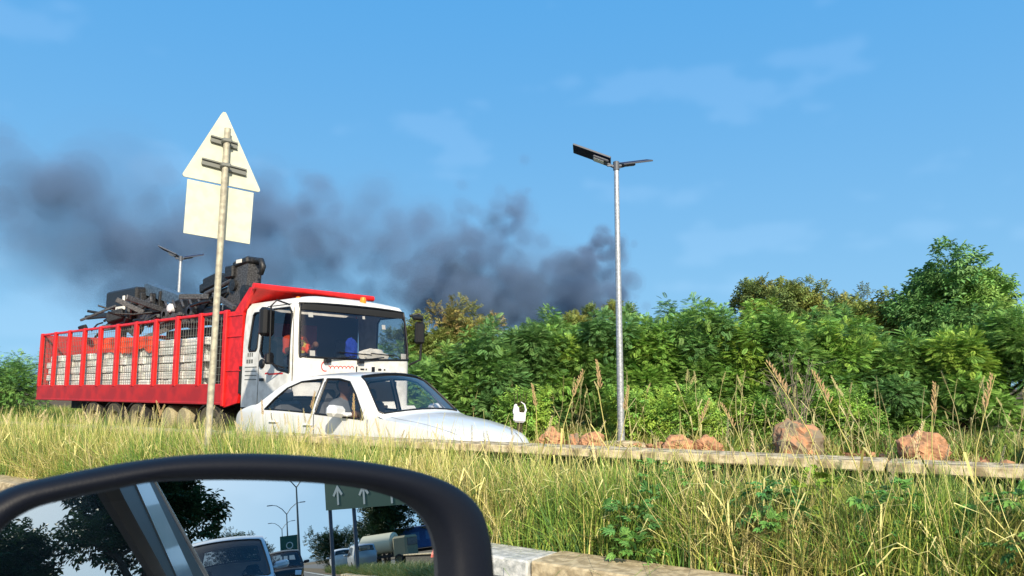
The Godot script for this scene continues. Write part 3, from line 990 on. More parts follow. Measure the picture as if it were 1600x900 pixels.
func cargo(T: Transform3D) -> void:
	rng.seed = 77
	var meshes := []
	for k in 3:
		var b := MB.new()
		box(b, Transform3D.IDENTITY, Vector3(0.455, 0.158, 0.62), 0.012 + 0.004 * k)
		meshes.append(b.mesh())
	var mats := [M.block_a, M.block_b, M.block_c]
	for row in 7:
		for k in 19:
			var x := -3.55 - k * 0.47 - (0.2 if row % 2 else 0.0)
			if x < -12.1 or (row == 6 and k > 9):
				continue
			var v := rng.randi() % 3
			var o := put_mesh("concrete_block", meshes[v], mats[rng.randi() % 3], null, T * Transform3D(Basis(Vector3.UP, rng.randf_range(-0.03, 0.03)), Vector3(x + rng.randf_range(-0.006, 0.006), 1.225 + row * 0.170, -0.46 + rng.randf_range(-0.03, 0.03))))
			tag(o, "concrete block %s from the headboard in the %s course of the truck's load" % [ORD[k], ["lowest", "second lowest", "third lowest", "middle", "third highest", "second highest", "topmost"][row]], "concrete block", "concrete blocks stacked in the truck")
	for k in 3:
		var pb := MB.new()
		box(pb, Transform3D.IDENTITY, Vector3(0.16, 1.45 - k * 0.12, 0.20), 0.02)
		tag(put("dark_beam", pb, [M.scrap, M.chassis, M.scrap_grey][k], null, T * at(-3.12 + k * 0.27, 1.87 - k * 0.06, -0.30 - k * 0.05)), ["dark upright beam nearest the stacked blocks inside the truck", "dark upright beam in the middle of three inside the truck", "shortest upright grey beam against the truck's headboard"][k], "beam", "upright beams inside the truck")
	var cb := MB.new()
	box(cb, at(0, 0.0, 0), Vector3(2.1, 0.03, 0.20), 0.006)
	box(cb, at(0, 0.07, 0.085), Vector3(2.1, 0.15, 0.03), 0.006)
	box(cb, at(0, 0.07, -0.085), Vector3(2.1, 0.15, 0.03), 0.006)
	tag(put("steel_channel", cb, M.chassis, null, T * at(-4.35, 2.385, -0.38)), "dark steel channel lying along the top of the concrete blocks", "steel channel")
	# orange sheet draped over the blocks
	var sh := MB.new()
	var nz := FastNoiseLite.new()
	nz.seed = 3
	nz.frequency = 1.2
	var f := func(u: float, w: float) -> Vector3:
		var drop := smoothstep(0.45, 0.6, w) 
		var edge := 0.16 + 0.10 * nz.get_noise_1d(u * 4.0)
		return Vector3(-8.9 + u * 3.5, 2.42 + 0.10 * (1.0 - u) + 0.05 * nz.get_noise_2d(u * 7.0, w * 2.0) - drop * edge * (w - 0.45) / 0.55 * 2.0, -0.85 + minf(w, 0.5) * 1.5 + 0.02 * nz.get_noise_2d(u * 30.0, w))
	shell(sh, pv2([[0, 0], [1, 0], [1, 1], [0, 1]]), [], f, 0.04, 0.06, -1.0)
	tag(put("orange_sheet", sh, M.orange_tarp, null, T), "orange plastic sheet draped over the blocks at the truck's rear", "sheet")
	# black folded loader arm with its column, ram and slew base
	var Z := -1.35
	var ar := thing("folded_loader_arm", "black folded loader arm with a tall grey column behind the truck's headboard", "machinery", T)
	var p := MB.new()
	prism(p, [[-4.62, 2.75], [-3.78, 2.75], [-3.70, 3.6], [-3.66, 3.98], [-3.95, 4.02], [-4.45, 3.92], [-4.50, 3.6]], at(0, 0, Z), 0.34)
	put("column", p, M.scrap_grey, ar)
	p = MB.new()
	box(p, Transform3D(Basis(Vector3.BACK, 0.12), Vector3(-3.98, 4.04, Z)), Vector3(0.62, 0.16, 0.42), 0.04)
	box(p, at(-4.35, 3.86, Z + 0.2), Vector3(0.35, 0.28, 0.12), 0.03)
	put("column_head", p, M.scrap, ar)
	p = MB.new()
	lathe(p, Transform3D(Basis(Vector3.RIGHT, PI / 2), Vector3(-4.2, 3.55, Z + 0.19)), [Vector2(0, -0.05), Vector2(0.13, -0.05), Vector2(0.13, 0.05), Vector2(0, 0.06)], 18)
	put("pivot_pin", p, M.scrap, ar)
	p = MB.new()
	lathe(p, Transform3D(Basis(Vector3.RIGHT, PI / 2), Vector3(-3.68, 3.35, Z + 0.19)), [Vector2(0, -0.06), Vector2(0.16, -0.06), Vector2(0.16, 0.06), Vector2(0, 0.07)], 18)
	put("knuckle", p, M.scrap, ar)
	p = MB.new()
	tube(p, [Vector3(-3.66, 4.05, Z), Vector3(-3.44, 4.04, Z), Vector3(-3.36, 3.90, Z), Vector3(-3.42, 3.76, Z), Vector3(-3.54, 3.78, Z)], [0.06, 0.07, 0.07, 0.055, 0.03], 8)
	put("hook", p, M.scrap, ar)
	p = MB.new()
	bar(p, Vector3(-4.30, 3.86, Z), Vector3(-5.95, 3.62, Z), 0.22, 0.22, 0.03)
	bar(p, Vector3(-5.1, 3.80, Z), Vector3(-5.75, 3.70, Z), 0.30, 0.26, 0.03)
	bar(p, Vector3(-4.25, 3.55, Z), Vector3(-6.70, 3.20, Z), 0.16, 0.24, 0.03)
	put("boom", p, M.scrap, ar)
	p = MB.new()
	tube(p, [Vector3(-4.3, 3.68, Z + 0.16), Vector3(-5.5, 3.46, Z + 0.16)], [0.06], 10)
	tube(p, [Vector3(-5.5, 3.46, Z + 0.16), Vector3(-6.6, 3.28, Z + 0.16)], [0.035], 10)
	put("hydraulic_ram", p, M.scrap_grey, ar)
	p = MB.new()
	tube(p, [Vector3(-4.4, 3.4, Z + 0.2), Vector3(-4.7, 3.2, Z + 0.26), Vector3(-5.2, 3.22, Z + 0.24), Vector3(-5.6, 3.05, Z + 0.22)], [0.025], 6)
	tube(p, [Vector3(-4.2, 3.1, Z + 0.2), Vector3(-4.5, 2.95, Z + 0.28), Vector3(-4.9, 3.02, Z + 0.26)], [0.025], 6)
	tube(p, [Vector3(-3.4, 3.3, Z), Vector3(-3.2, 3.42, Z)], [0.03], 6)
	put("hose", p, M.matt_black, ar)
	p = MB.new()
	box(p, at(-3.98, 4.06, Z + 0.22), Vector3(0.22, 0.08, 0.012))
	put("white_label", p, M.paper, ar)
	p = MB.new()
	for q in [[-4.38, 3.14, 0.14, 0.025], [-4.44, 3.08, 0.025, 0.14]]:
		box(p, at(q[0], q[1], Z + 0.30), Vector3(q[2], q[3], 0.012))
	put("white_bracket", p, M.paper, ar)
	p = MB.new()
	box(p, at(-4.2, 2.92, Z), Vector3(1.5, 0.40, 0.55), 0.06)
	box(p, at(-5.1, 2.98, Z), Vector3(0.7, 0.32, 0.6), 0.05)
	put("slew_base", p, M.scrap, ar)
	# black engine-like unit with a round white lamp
	var en := thing("engine_unit", "black engine-like machine with a round white lamp, in the middle of the truck's load", "machinery", T)
	p = MB.new()
	prism(p, [[-7.35, 2.78], [-5.35, 2.78], [-5.25, 3.15], [-5.7, 3.34], [-6.5, 3.40], [-7.3, 3.30], [-7.5, 3.05]], at(0, 0, Z + 0.05), 0.5)
	put("casing", p, M.scrap, en)
	p = MB.new()
	for q in [[-7.0, 3.05, 0.17], [-6.55, 2.95, 0.12], [-5.75, 3.05, 0.15]]:
		lathe(p, Transform3D(Basis(Vector3.RIGHT, PI / 2), Vector3(q[0], q[1], Z + 0.36)), [Vector2(q[2] * 0.5, 0.07), Vector2(q[2], 0.06), Vector2(q[2], -0.1)], 18)
	for q in 7:
		box(p, at(-6.35 + q * 0.1, 2.92, Z + 0.33), Vector3(0.05, 0.22, 0.08), 0.01)
	for q in 5:
		tube(p, [Vector3(-7.2 + q * 0.4, 3.28, Z + 0.3), Vector3(-7.1 + q * 0.4, 3.38, Z + 0.36), Vector3(-6.9 + q * 0.4, 3.18, Z + 0.38)], [0.03], 6)
	put("fittings", p, M.scrap_grey, en)
	p = MB.new()
	lathe(p, Transform3D(Basis(Vector3.RIGHT, PI / 2), Vector3(-6.78, 3.20, Z + 0.40)), [Vector2(0.11, -0.1), Vector2(0.11, 0.0), Vector2(0.08, 0.03), Vector2(0, 0.04)], 18)
	put("lamp_glass", p, M.lens, en)
	p = MB.new()
	prism(p, [[-9.05, 4.00], [-8.95, 4.03], [-6.9, 3.52], [-6.6, 3.36], [-7.3, 3.36], [-8.95, 3.72]], at(0, 0, Z - 0.1), 0.30)
	put("slanted_plate", p, M.steel_blue, en)
	var tg := thing("scrap_heap", "tangle of dark bars, pipes and plates filling the gaps between the truck's machinery", "scrap metal", T)
	for q in 3:
		p = MB.new()
		for k in 26:
			var a := Vector3(rng.randf_range(-12.0, -3.5), rng.randf_range(2.72, 3.20), Z + rng.randf_range(-0.35, 0.5))
			a.y += 0.25 * smoothstep(-7.0, -4.2, a.x) + 0.30 * smoothstep(-8.0, -9.5, a.x)
			var d := Vector3(rng.randfn(), rng.randfn() * 0.28, rng.randfn() * 0.4).normalized() * rng.randf_range(0.35, 1.3)
			if q == 0:
				tube(p, [a, a + d * 0.5 + Vector3(0, rng.randf_range(-0.08, 0.12), 0), a + d], [rng.randf_range(0.02, 0.045)], 6)
			elif q == 1:
				bar(p, a, a + d, rng.randf_range(0.05, 0.16), rng.randf_range(0.04, 0.12), 0.01)
			elif k < 14:
				box(p, Transform3D(Basis(Vector3(rng.randfn(), rng.randfn(), rng.randfn()).normalized(), rng.randf() * 0.8), a - Vector3(0, 0.1, 0)), Vector3(rng.randf_range(0.15, 0.5), rng.randf_range(0.1, 0.35), rng.randf_range(0.1, 0.3)), 0.02)
		put(["scrap_pipes", "scrap_bars", "scrap_plates"][q], p, [M.scrap, M.scrap_grey, M.scrap][q], tg).set_meta("kind", "stuff")
	# frame with a small wheel at the left
	var fr := thing("wheeled_frame", "black machine frame with a small grey tyre at the rear of the truck's load", "machinery", T)
	p = MB.new()
	box(p, at(-9.9, 3.68, Z), Vector3(1.9, 0.50, 0.6), 0.05)
	for q in 9:
		var x := -9.25 + q * 0.17
		box(p, Transform3D(Basis(Vector3.BACK, 0.12 * sin(q * 2.3)), Vector3(x, 3.42 - 0.05 * sin(q * 1.7), Z + 0.2 * cos(q * 2.0))), Vector3(0.09, 0.55 + 0.2 * sin(q * 3.1), 0.14), 0.02)
	bar(p, Vector3(-12.4, 3.32, Z + 0.2), Vector3(-7.6, 3.22, Z + 0.2), 0.12, 0.12, 0.02)
	bar(p, Vector3(-8.6, 3.5, Z), Vector3(-7.7, 3.0, Z), 0.26, 0.2, 0.03)
	bar(p, Vector3(-10.3, 3.3, Z), Vector3(-10.3, 2.6, Z), 0.14, 0.14, 0.02)
	bar(p, Vector3(-8.35, 3.2, Z), Vector3(-8.35, 2.62, Z), 0.10, 0.10, 0.02)
	put("frame", p, M.scrap, fr)
	p = MB.new()
	box(p, at(-9.75, 3.40, Z + 0.34), Vector3(0.55, 0.10, 0.04), 0.01)
	box(p, at(-9.62, 3.62, Z + 0.32), Vector3(0.10, 0.22, 0.04), 0.01)
	put("white_panel", p, M.paper, fr)
	wheel(fr, at(-9.0, 2.98, Z + 0.22), 0.33, 0.22, M.rubber, M.scrap_grey)

# ---------------------------------------------------------------- cars
func make_car(t: Node3D, cfg: Dictionary) -> void:
	var edge := smooth(cfg.edge, 5)
	var L: float = edge[edge.size() - 1].x
	var hw: float = cfg.half
	var belt: float = cfg.belt
	var tum: float = cfg.tumble
	var xm := L * 0.5
	var inset := func(x: float, y: float) -> float:
		var i := 0.14 * pow(absf(x - xm) / xm, 5.0)
		if y > belt:
			i += (y - belt) * tum + 0.35 * pow(y - belt, 2.0) * tum
		else:
			i += 0.22 * pow(y - belt + 0.10, 2.0)
		return i
	var sidemap := func(x: float, y: float) -> Vector3: return Vector3(x, y, -inset.call(x, y))
	var far := func(x: float, y: float) -> Vector3: return Vector3(x, y, -2.0 * hw + inset.call(x, y))
	# lengths along the top edge
	var len := [0.0]
	for k in edge.size() - 1:
		len.append(len[k] + edge[k].distance_to(edge[k + 1]))
	var T: float = len[len.size() - 1]
	var on_edge := func(q: float) -> Vector2:
		if q <= 0.0:
			return edge[0]
		var lo := 0
		var hi: int = len.size() - 1
		if q >= T:
			return edge[hi]
		while hi - lo > 1:
			var m := (lo + hi) / 2
			if len[m] <= q:
				lo = m
			else:
				hi = m
		return edge[lo].lerp(edge[hi], (q - len[lo]) / maxf(len[hi] - len[lo], 1e-6))
	var deck := func(q: float, s: float) -> Vector3:
		var e: Vector2 = on_edge.call(q)
		var w: float = hw - inset.call(e.x, e.y)
		var r := 1.0 - s * s
		return Vector3(e.x + lerpf(-0.10, 0.13, smoothstep(L * 0.3, L * 0.65, e.x)) * r, e.y + 0.055 * r * smoothstep(0.4, 0.8, e.y), -hw + s * w)
	var q_at := func(x: float) -> float:   # length at which the edge passes x (past the rear bumper)
		for k in edge.size() - 1:
			if edge[k + 1].x >= x and edge[k].x < x and len[k] > 0.15:
				return len[k] + (x - edge[k].x) / (edge[k + 1].x - edge[k].x) * (len[k + 1] - len[k])
		return T
	var body := MB.new()
	var outline := PackedVector2Array(edge)
	# bottom edge with wheel arches, front to rear
	for wx in [cfg.wheels[1], cfg.wheels[0]]:
		var rr: float = cfg.wheel_r + 0.055
		for k in 13:
			var an := PI * k / 12
			outline.append(Vector2(wx + rr * cos(an), maxf(0.22, cfg.wheel_r + rr * sin(an))))
	outline.append(Vector2(edge[0].x + 0.02, 0.22))
	if Geometry2D.is_polygon_clockwise(outline):
		outline.reverse()
	var holes := []
	for h in cfg.windows:
		var g := pv2(h)
		if Geometry2D.is_polygon_clockwise(g):
			g.reverse()
		holes.append(g)
	shell(body, outline, holes, sidemap, 0.13, 0.13)
	shell(body, outline, holes, far, 0.13, 0.13, -1.0)
	var s0: Array = cfg.screen
	var r0: Array = cfg.rear
	var q1: float = q_at.call(s0[0])
	var q2: float = q_at.call(s0[1])
	var q3: float = q_at.call(r0[0])
	var q4: float = q_at.call(r0[1])
	var fw := pv2([[q1, -0.86], [q1 + 0.03, -0.90], [q2 - 0.04, -0.93], [q2, -0.88], [q2, 0.88], [q2 - 0.04, 0.93], [q1 + 0.03, 0.90], [q1, 0.86]])
	var rw := pv2([[q3, -0.86], [q4, -0.84], [q4, 0.84], [q3, 0.86]])
	for h in [fw, rw]:
		if Geometry2D.is_polygon_clockwise(h):
			h.reverse()
	shell(body, pv2([[0, -1], [T, -1], [T, 1], [0, 1]]), [fw, rw], deck, 0.12, 0.17, -1.0)
	var b := put("body", body, cfg.paint, t)
	var g1 := MB.new()
	shell(g1, fw, [], deck, 0.15, 0.2, -1.0, -0.006)
	put("windscreen", g1, cfg.glass, t)
	g1 = MB.new()
	shell(g1, rw, [], deck, 0.15, 0.2, -1.0, -0.006)
	put("rear_window", g1, cfg.glass, t)
	for h in holes:
		for f in [sidemap, far]:
			var g2 := MB.new()
			shell(g2, h, [], f, 0.15, 0.15, 1.0 if f == sidemap else -1.0, -0.006)
			put("side_window", g2, cfg.glass, t)
	var tr := MB.new()
	for h in holes:
		for f in [sidemap, far]:
			for k in h.size():
				var a: Vector2 = h[k]
				var c: Vector2 = h[(k + 1) % h.size()]
				tube(tr, [f.call(a.x, a.y), f.call(c.x, c.y)], [0.013], 5, false)
	for h in [fw, rw]:
		for k in h.size():
			var a: Vector2 = h[k]
			var c: Vector2 = h[(k + 1) % h.size()]
			var run := []
			for m in 7:
				var w := a.lerp(c, m / 6.0)
				run.append(deck.call(w.x, w.y))
			tube(tr, run, [0.014], 5, false)
	put("window_trim", tr, M.black, b)
	var gp := MB.new()
	for run in cfg.seams:
		ribbon(gp, run, sidemap, 0.012)
		ribbon(gp, run, far, 0.008, -1.0)
	for sgn in [-1.0, 1.0]:
		ribbon(gp, [[q2 + 0.06, 0.86 * sgn], [q2 + 0.4, 0.84 * sgn], [T - 0.42, 0.80 * sgn]], deck, 0.008, -1.0)
	ribbon(gp, [[q2 + 0.05, -0.86], [q2 + 0.05, 0.86]], deck, 0.012, -1.0)
	put("panel_seam", gp, M.matt_black, b)
	for x in cfg.handles:
		for f in [sidemap, far]:
			var hb := MB.new()
			var P: Vector3 = f.call(x[0], x[1])
			box(hb, at(P.x, P.y, P.z + (0.012 if f == sidemap else -0.012)), Vector3(0.17, 0.03, 0.035), 0.012)
			put("door_handle", hb, cfg.paint, t)
	for sgn in [-1.0, 1.0]:
		var hl := MB.new()
		shell(hl, pv2([[T - 0.46, minf(0.60 * sgn, 0.97 * sgn)], [T - 0.26, minf(0.60 * sgn, 0.97 * sgn)], [T - 0.26, maxf(0.60 * sgn, 0.97 * sgn)], [T - 0.46, maxf(0.60 * sgn, 0.97 * sgn)]]), [], deck, 0.06, 0.1, -1.0, 0.006)
		put("headlight", hl, M.lens, t)
		var mp: Vector3 = sidemap.call(cfg.mirror[0], cfg.mirror[1]) if sgn > 0 else far.call(cfg.mirror[0], cfg.mirror[1])
		var mi := MB.new()
		box(mi, Transform3D(Basis(Vector3.UP, 0.25 * sgn) * Basis(Vector3.RIGHT, -0.10 * sgn), mp + Vector3(-0.04, 0.06, 0.16 * sgn)), Vector3(0.15, 0.14, 0.27), 0.04)
		box(mi, Transform3D(Basis.IDENTITY, mp + Vector3(0.02, 0.02, 0.03 * sgn)), Vector3(0.10, 0.05, 0.10), 0.015)
		put("door_mirror", mi, cfg.paint, t)
	var gr := MB.new()
	shell(gr, pv2([[T - 0.22, -0.5], [T - 0.08, -0.5], [T - 0.08, 0.5], [T - 0.22, 0.5]]), [], deck, 0.1, 0.1, -1.0, 0.006)
	put("grille", gr, M.matt_black, t)
	# inside
	var fl := MB.new()
	box(fl, at(xm, 0.30, -hw), Vector3(L * 0.86, 0.10, hw * 1.7))
	box(fl, at(s0[1] - 0.16, belt - 0.14, -hw), Vector3(0.46, 0.22, hw * 1.72), 0.07)
	put("dashboard", fl, M.interior, t)
	for x in [cfg.seat_x, cfg.seat_x - 0.85]:
		for z in [-0.42, -2.0 * hw + 0.42]:
			var se := MB.new()
			box(se, at(x, 0.55, z), Vector3(0.50, 0.16, 0.48), 0.05)
			box(se, Transform3D(Basis(Vector3.BACK, 0.22), Vector3(x - 0.30, 0.84, z)), Vector3(0.13, 0.56, 0.46), 0.05)
			box(se, Transform3D(Basis(Vector3.BACK, 0.22), Vector3(x - 0.39, 1.20, z)), Vector3(0.09, 0.17, 0.25), 0.04)
			put("seat", se, cfg.seat, t)
	var sw := MB.new()
	var tilt := Transform3D(Basis(Vector3.BACK, 0.5), Vector3(cfg.seat_x + 0.42, belt - 0.04, -0.42))
	var ring := []
	for k in 21:
		ring.append(tilt * Vector3(0, 0.18 * cos(TAU * k / 20), 0.18 * sin(TAU * k / 20)))
	tube(sw, ring, [0.014], 6, false)
	bar(sw, tilt * Vector3(0, 0, -0.18), tilt * Vector3(0, 0, 0.18), 0.03, 0.03)
	put("steering_wheel", sw, M.black, t)
	for wx in cfg.wheels:
		for z in [-0.13, -2.0 * hw + 0.13]:
			wheel(t, Transform3D(Basis(Vector3.UP, 0.0 if z > -hw else PI), Vector3(wx, cfg.wheel_r, z)), cfg.wheel_r, 0.19, M.rubber, M.silver_paint)

func white_sedan() -> void:
	var X := ROAD * at(-9.40, 0, -6.81)
	var t := thing("white_sedan", "white sedan passing in front of the red truck, its side window open to view", "car", X)
	t.set_meta("label", "white sedan passing close in front of the red truck's cab")
	make_car(t, {
		"edge": [[0.06, 0.35], [0.01, 0.60], [0.0, 0.82], [0.08, 0.96], [0.38, 1.055], [0.56, 1.085], [0.76, 1.21], [0.98, 1.345], [1.22, 1.415], [1.5, 1.445], [1.85, 1.458], [2.22, 1.445], [2.40, 1.385], [2.64, 1.17], [2.86, 0.965], [2.98, 0.925], [3.40, 0.865], [3.78, 0.775], [4.00, 0.68], [4.10, 0.55], [4.10, 0.35]],
		"half": 0.81, "belt": 0.98, "tumble": 0.36, "wheels": [0.72, 3.28], "wheel_r": 0.30,
		"windows": [[[0.76, 1.015], [0.90, 1.155], [1.08, 1.295], [1.32, 1.380], [1.725, 1.415], [1.705, 0.985]], [[1.79, 1.415], [2.02, 1.412], [2.22, 1.375], [2.40, 1.22], [2.61, 0.99], [2.64, 0.92], [1.775, 0.975]]],
		"screen": [2.30, 2.84], "rear": [0.62, 0.96], "paint": M.white_paint, "glass": M.glass, "seat": M.seat, "seat_x": 1.95, "mirror": [2.36, 0.955],
		"seams": [[[1.76, 0.30], [1.755, 0.96], [1.77, 1.38]], [[2.70, 0.30], [2.70, 0.92]], [[1.06, 0.62], [0.98, 0.78], [0.92, 0.95], [0.96, 1.06]], [[0.05, 0.66], [0.35, 0.66]]],
		"handles": [[0.98, 0.855], [1.66, 0.83]]})
	seated_person("person", "driver of the white sedan in a dark grey shirt, hands on the wheel", X * at(1.86, 0.62, -0.42), Color(0.10, 0.11, 0.13), Color(0.10, 0.11, 0.13), Color(0.14, 0.07, 0.045), Color(0.012, 0.01, 0.01), Color(0.04, 0.05, 0.08))

# ---------------------------------------------------------------- street furniture
func solar_unit(parent: Node, xf: Transform3D) -> void:
	# local +x points outward along the arm, underside faces -y
	var p := MB.new()
	box(p, at(0.62, 0.03, 0), Vector3(0.95, 0.035, 0.36), 0.01)
	var u := put("solar_panel", p, M.solar, parent, xf)
	p = MB.new()
	for z in [-0.18, 0.18]:
		box(p, at(0.62, 0.03, z), Vector3(0.97, 0.045, 0.015), 0.004)
	for x in [0.14, 1.10]:
		box(p, at(x, 0.03, 0), Vector3(0.015, 0.045, 0.36), 0.004)
	put("frame", p, M.lamp_grey, u)
	p = MB.new()
	box(p, at(0.36, -0.03, 0), Vector3(0.40, 0.06, 0.24), 0.02)
	bar(p, Vector3(0.0, -0.08, 0), Vector3(0.30, -0.04, 0), 0.06, 0.06, 0.012)
	put("lamp_head", p, M.lamp_grey, parent, xf)
	p = MB.new()
	box(p, at(0.40, -0.066, 0), Vector3(0.26, 0.012, 0.16), 0.004)
	put("lamp_glass", p, M.lens, parent, xf)

func solar_lamp(pos: Vector3, h: float, label: String) -> void:
	var t := thing("solar_street_lamp", label, "street lamp", at(pos.x, pos.y, pos.z), "twin solar street lamps along the far verge")
	var p := MB.new()
	lathe(p, Transform3D.IDENTITY, [Vector2(0.0, h), Vector2(0.052, h), Vector2(0.056, h - 0.02), Vector2(0.085, 0.02), Vector2(0.085, 0.0)], 20)
	put("pole", p, M.galv, t)
	p = MB.new()
	box(p, at(0, 0.012, 0), Vector3(0.34, 0.024, 0.34), 0.006)
	for k in 4:
		lathe(p, at(0.12 * (1 if k % 2 else -1), 0.02, 0.12 * (1 if k < 2 else -1)), [Vector2(0.018, 0), Vector2(0.018, 0.05), Vector2(0, 0.055)], 6)
	put("base_plate", p, M.galv, t)
	p = MB.new()
	lathe(p, at(0, h - 0.06, 0), [Vector2(0.075, -0.10), Vector2(0.075, 0.10), Vector2(0.03, 0.12)], 14)
	bar(p, Vector3(-0.22, h - 0.06, 0.02), Vector3(0.42, h - 0.02, -0.06), 0.04, 0.04, 0.008)
	put("bracket", p, M.lamp_grey, t)
	# the pair of units points both ways across the road
	solar_unit(t, Transform3D(Basis(Vector3.UP, PI - 0.25) * Basis(Vector3.BACK, 0.42) * Basis(Vector3.RIGHT, 0.30), Vector3(-0.02, h - 0.02, 0)))
	var ra := Vector3(0.93, 0.20, -0.30).normalized()
	var rz := Vector3(0.10, -0.36, 0.93)
	rz = (rz - ra * rz.dot(ra)).normalized()
	solar_unit(t, Transform3D(Basis(ra, rz.cross(ra), rz) * 0.80, Vector3(0.02, h - 0.04, 0)))

func lamps_and_sign() -> void:
	solar_lamp(Vector3(2.46, 0.05, -17.6), 6.50, "tall galvanised twin solar street lamp standing among the boulders")
	solar_lamp(Vector3(-13.55, 0.0, -31.0), 6.60, "farther twin solar street lamp rising behind the truck's load")
	var pad := MB.new()
	blob(pad, Transform3D.IDENTITY, Vector3(0.62, 0.13, 0.5), 0.12, 1.2, 6, 28, 10, -0.05)
	tag(put("lamp_footing", pad, M.concrete, null, at(2.46, 0.0, -17.6)), "pale concrete footing heaped round the foot of the tall lamp", "concrete footing")
	# road sign seen from behind
	var S := Transform3D(Basis(Vector3(0.815, 0, 0.579).normalized(), Vector3.UP, Vector3(-0.579, 0, 0.815).normalized()), Vector3(-3.512, 0, -8.979))
	S.basis = Basis(Vector3(0.815, 0, -0.579), Vector3.UP, Vector3(0.579, 0, 0.815))
	var t := thing("road_sign", "road sign seen from its blank cream back, a triangle above a square plate", "road sign", S)
	var p := MB.new()
	tube(p, [Vector3(-0.005, 0, 0.05), Vector3(0.0526, 4.41, 0.05)], [0.038], 18)
	put("pole", p, M.post_grey, t)
	p = MB.new()
	prism(p, [[0.040, 4.640], [0.012, 4.640], [-0.008, 4.61], [-0.405, 3.81], [-0.412, 3.785], [-0.395, 3.765], [0.478, 3.708], [0.497, 3.722], [0.492, 3.75], [0.058, 4.615]], at(0, 0, -0.045), 0.018)
	put("triangle_plate", p, M.sign_back, t)
	p = MB.new()
	prism(p, [[-0.352, 3.742], [0.424, 3.690], [0.404, 3.045], [-0.364, 3.094]], at(0, 0, -0.052), 0.012)
	put("square_plate", p, M.sign_back, t)
	for q in [[-0.1206, 4.275, 0.1963, 4.236], [-0.2084, 3.979, 0.3181, 3.922]]:
		p = MB.new()
		for dy in [-0.032, 0.032]:
			bar(p, Vector3(q[0], q[1] + dy, -0.018), Vector3(q[2], q[3] + dy, -0.018), 0.022, 0.034, 0.005)
		bar(p, Vector3(q[0], q[1], -0.028), Vector3(q[2], q[3], -0.028), 0.05, 0.012)
		var mx := 0.048
		box(p, at(mx, (q[1] + q[3]) / 2, 0.05), Vector3(0.112, 0.05, 0.10), 0.012)
		put("mounting_rail", p, M.rail_grey, t)

func boulders() -> void:
	var B := [
		[0.86, -17.3, 0.30, 0.26, 0.28, "small pale orange boulder just beyond the sedan's bonnet", M.laterite],
		[1.75, -16.8, 0.29, 0.24, 0.27, "rounded orange boulder left of the tall lamp's footing", M.laterite],
		[1.35, -16.9, 0.14, 0.20, 0.14, "dark jagged stone leaning against the rounded orange boulder", M.laterite_grey],
		[3.45, -16.1, 0.42, 0.20, 0.32, "low reddish broken rock heap right of the lamp, left rock", M.laterite],
		[3.98, -15.9, 0.26, 0.22, 0.24, "squarish orange rock at the right end of the low heap", M.laterite],
		[5.55, -15.1, 0.46, 0.44, 0.42, "largest boulder, half grey and half orange, right of the lamp", M.laterite_grey],
		[7.25, -13.8, 0.40, 0.34, 0.40, "orange boulder in the grass beyond the largest boulder", M.laterite],
		[3.10, -16.4, 0.11, 0.12, 0.11, "small pinkish stone between the lamp's footing and the rock heap", M.laterite],
		[9.2, -12.9, 0.42, 0.40, 0.40, "orange boulder farthest along the wall from the lamp", M.laterite]]
	for k in B.size():
		var e: Array = B[k]
		var p := MB.new()
		blob(p, Transform3D(Basis(Vector3.UP, k * 1.3), Vector3.ZERO), Vector3(e[2], e[3], e[4]), 0.24, 0.9, 40 + k, 34, 22)
		tag(put("boulder", p, e[6], null, at(e[0], e[3] * 0.52, e[1])), e[5], "boulder", "boulders along the far verge")

func strewn_stones() -> void:
	var p := MB.new()
	rng.seed = 61
	for k in 60:
		var q := road(rng.randf_range(-12.0, 2.0), 0.0, -14.75 - rng.randf() * 1.5)
		var s := rng.randf_range(0.03, 0.11)
		blob(p, Transform3D(Basis(Vector3.UP, rng.randf() * TAU), q + Vector3(0, s * 0.3, 0)), Vector3(s * rng.randf_range(0.8, 1.5), s * 0.7, s), 0.25, 1.0, 200 + k, 8, 6)
	var o := put("strewn_stones", p, M.laterite)
	tag(o, "small laterite stones and clods strewn along the far road edge", "stones")
	o.set_meta("kind", "stuff")

# ---------------------------------------------------------------- plants
func frond_mesh() -> ArrayMesh:
	# feathery compound leaf one unit long
	var p := MB.new()
	var sag := func(x: float) -> float: return 0.10 * x - 0.32 * x * x
	var prev := Vector3.ZERO
	for k in range(1, 6):
		var x := k / 5.0
		var q := Vector3(x, sag.call(x), 0)
		p.flat(prev + Vector3(0, 0, 0.012), q + Vector3(0, 0, 0.008), prev - Vector3(0, 0, 0.012), Vector3.UP)
		prev = q
	for k in 8:
		var x := 0.14 + k * 0.115
		var ln := 0.30 * sin(PI * (0.25 + 0.68 * k / 8.0)) + 0.04
		for s in [-1.0, 1.0]:
			var a := Vector3(x, sag.call(x), 0)
			var tip := a + Vector3(ln * 0.55, -ln * 0.22, ln * 0.9 * s)
			var d := (tip - a).cross(Vector3.UP).normalized() * 0.052
			var m := a.lerp(tip, 0.5) + Vector3(0, 0.02, 0)
			p.flat(a, m + d, tip, Vector3.UP)
			p.flat(a, tip, m - d, Vector3.UP)
	return p.mesh()

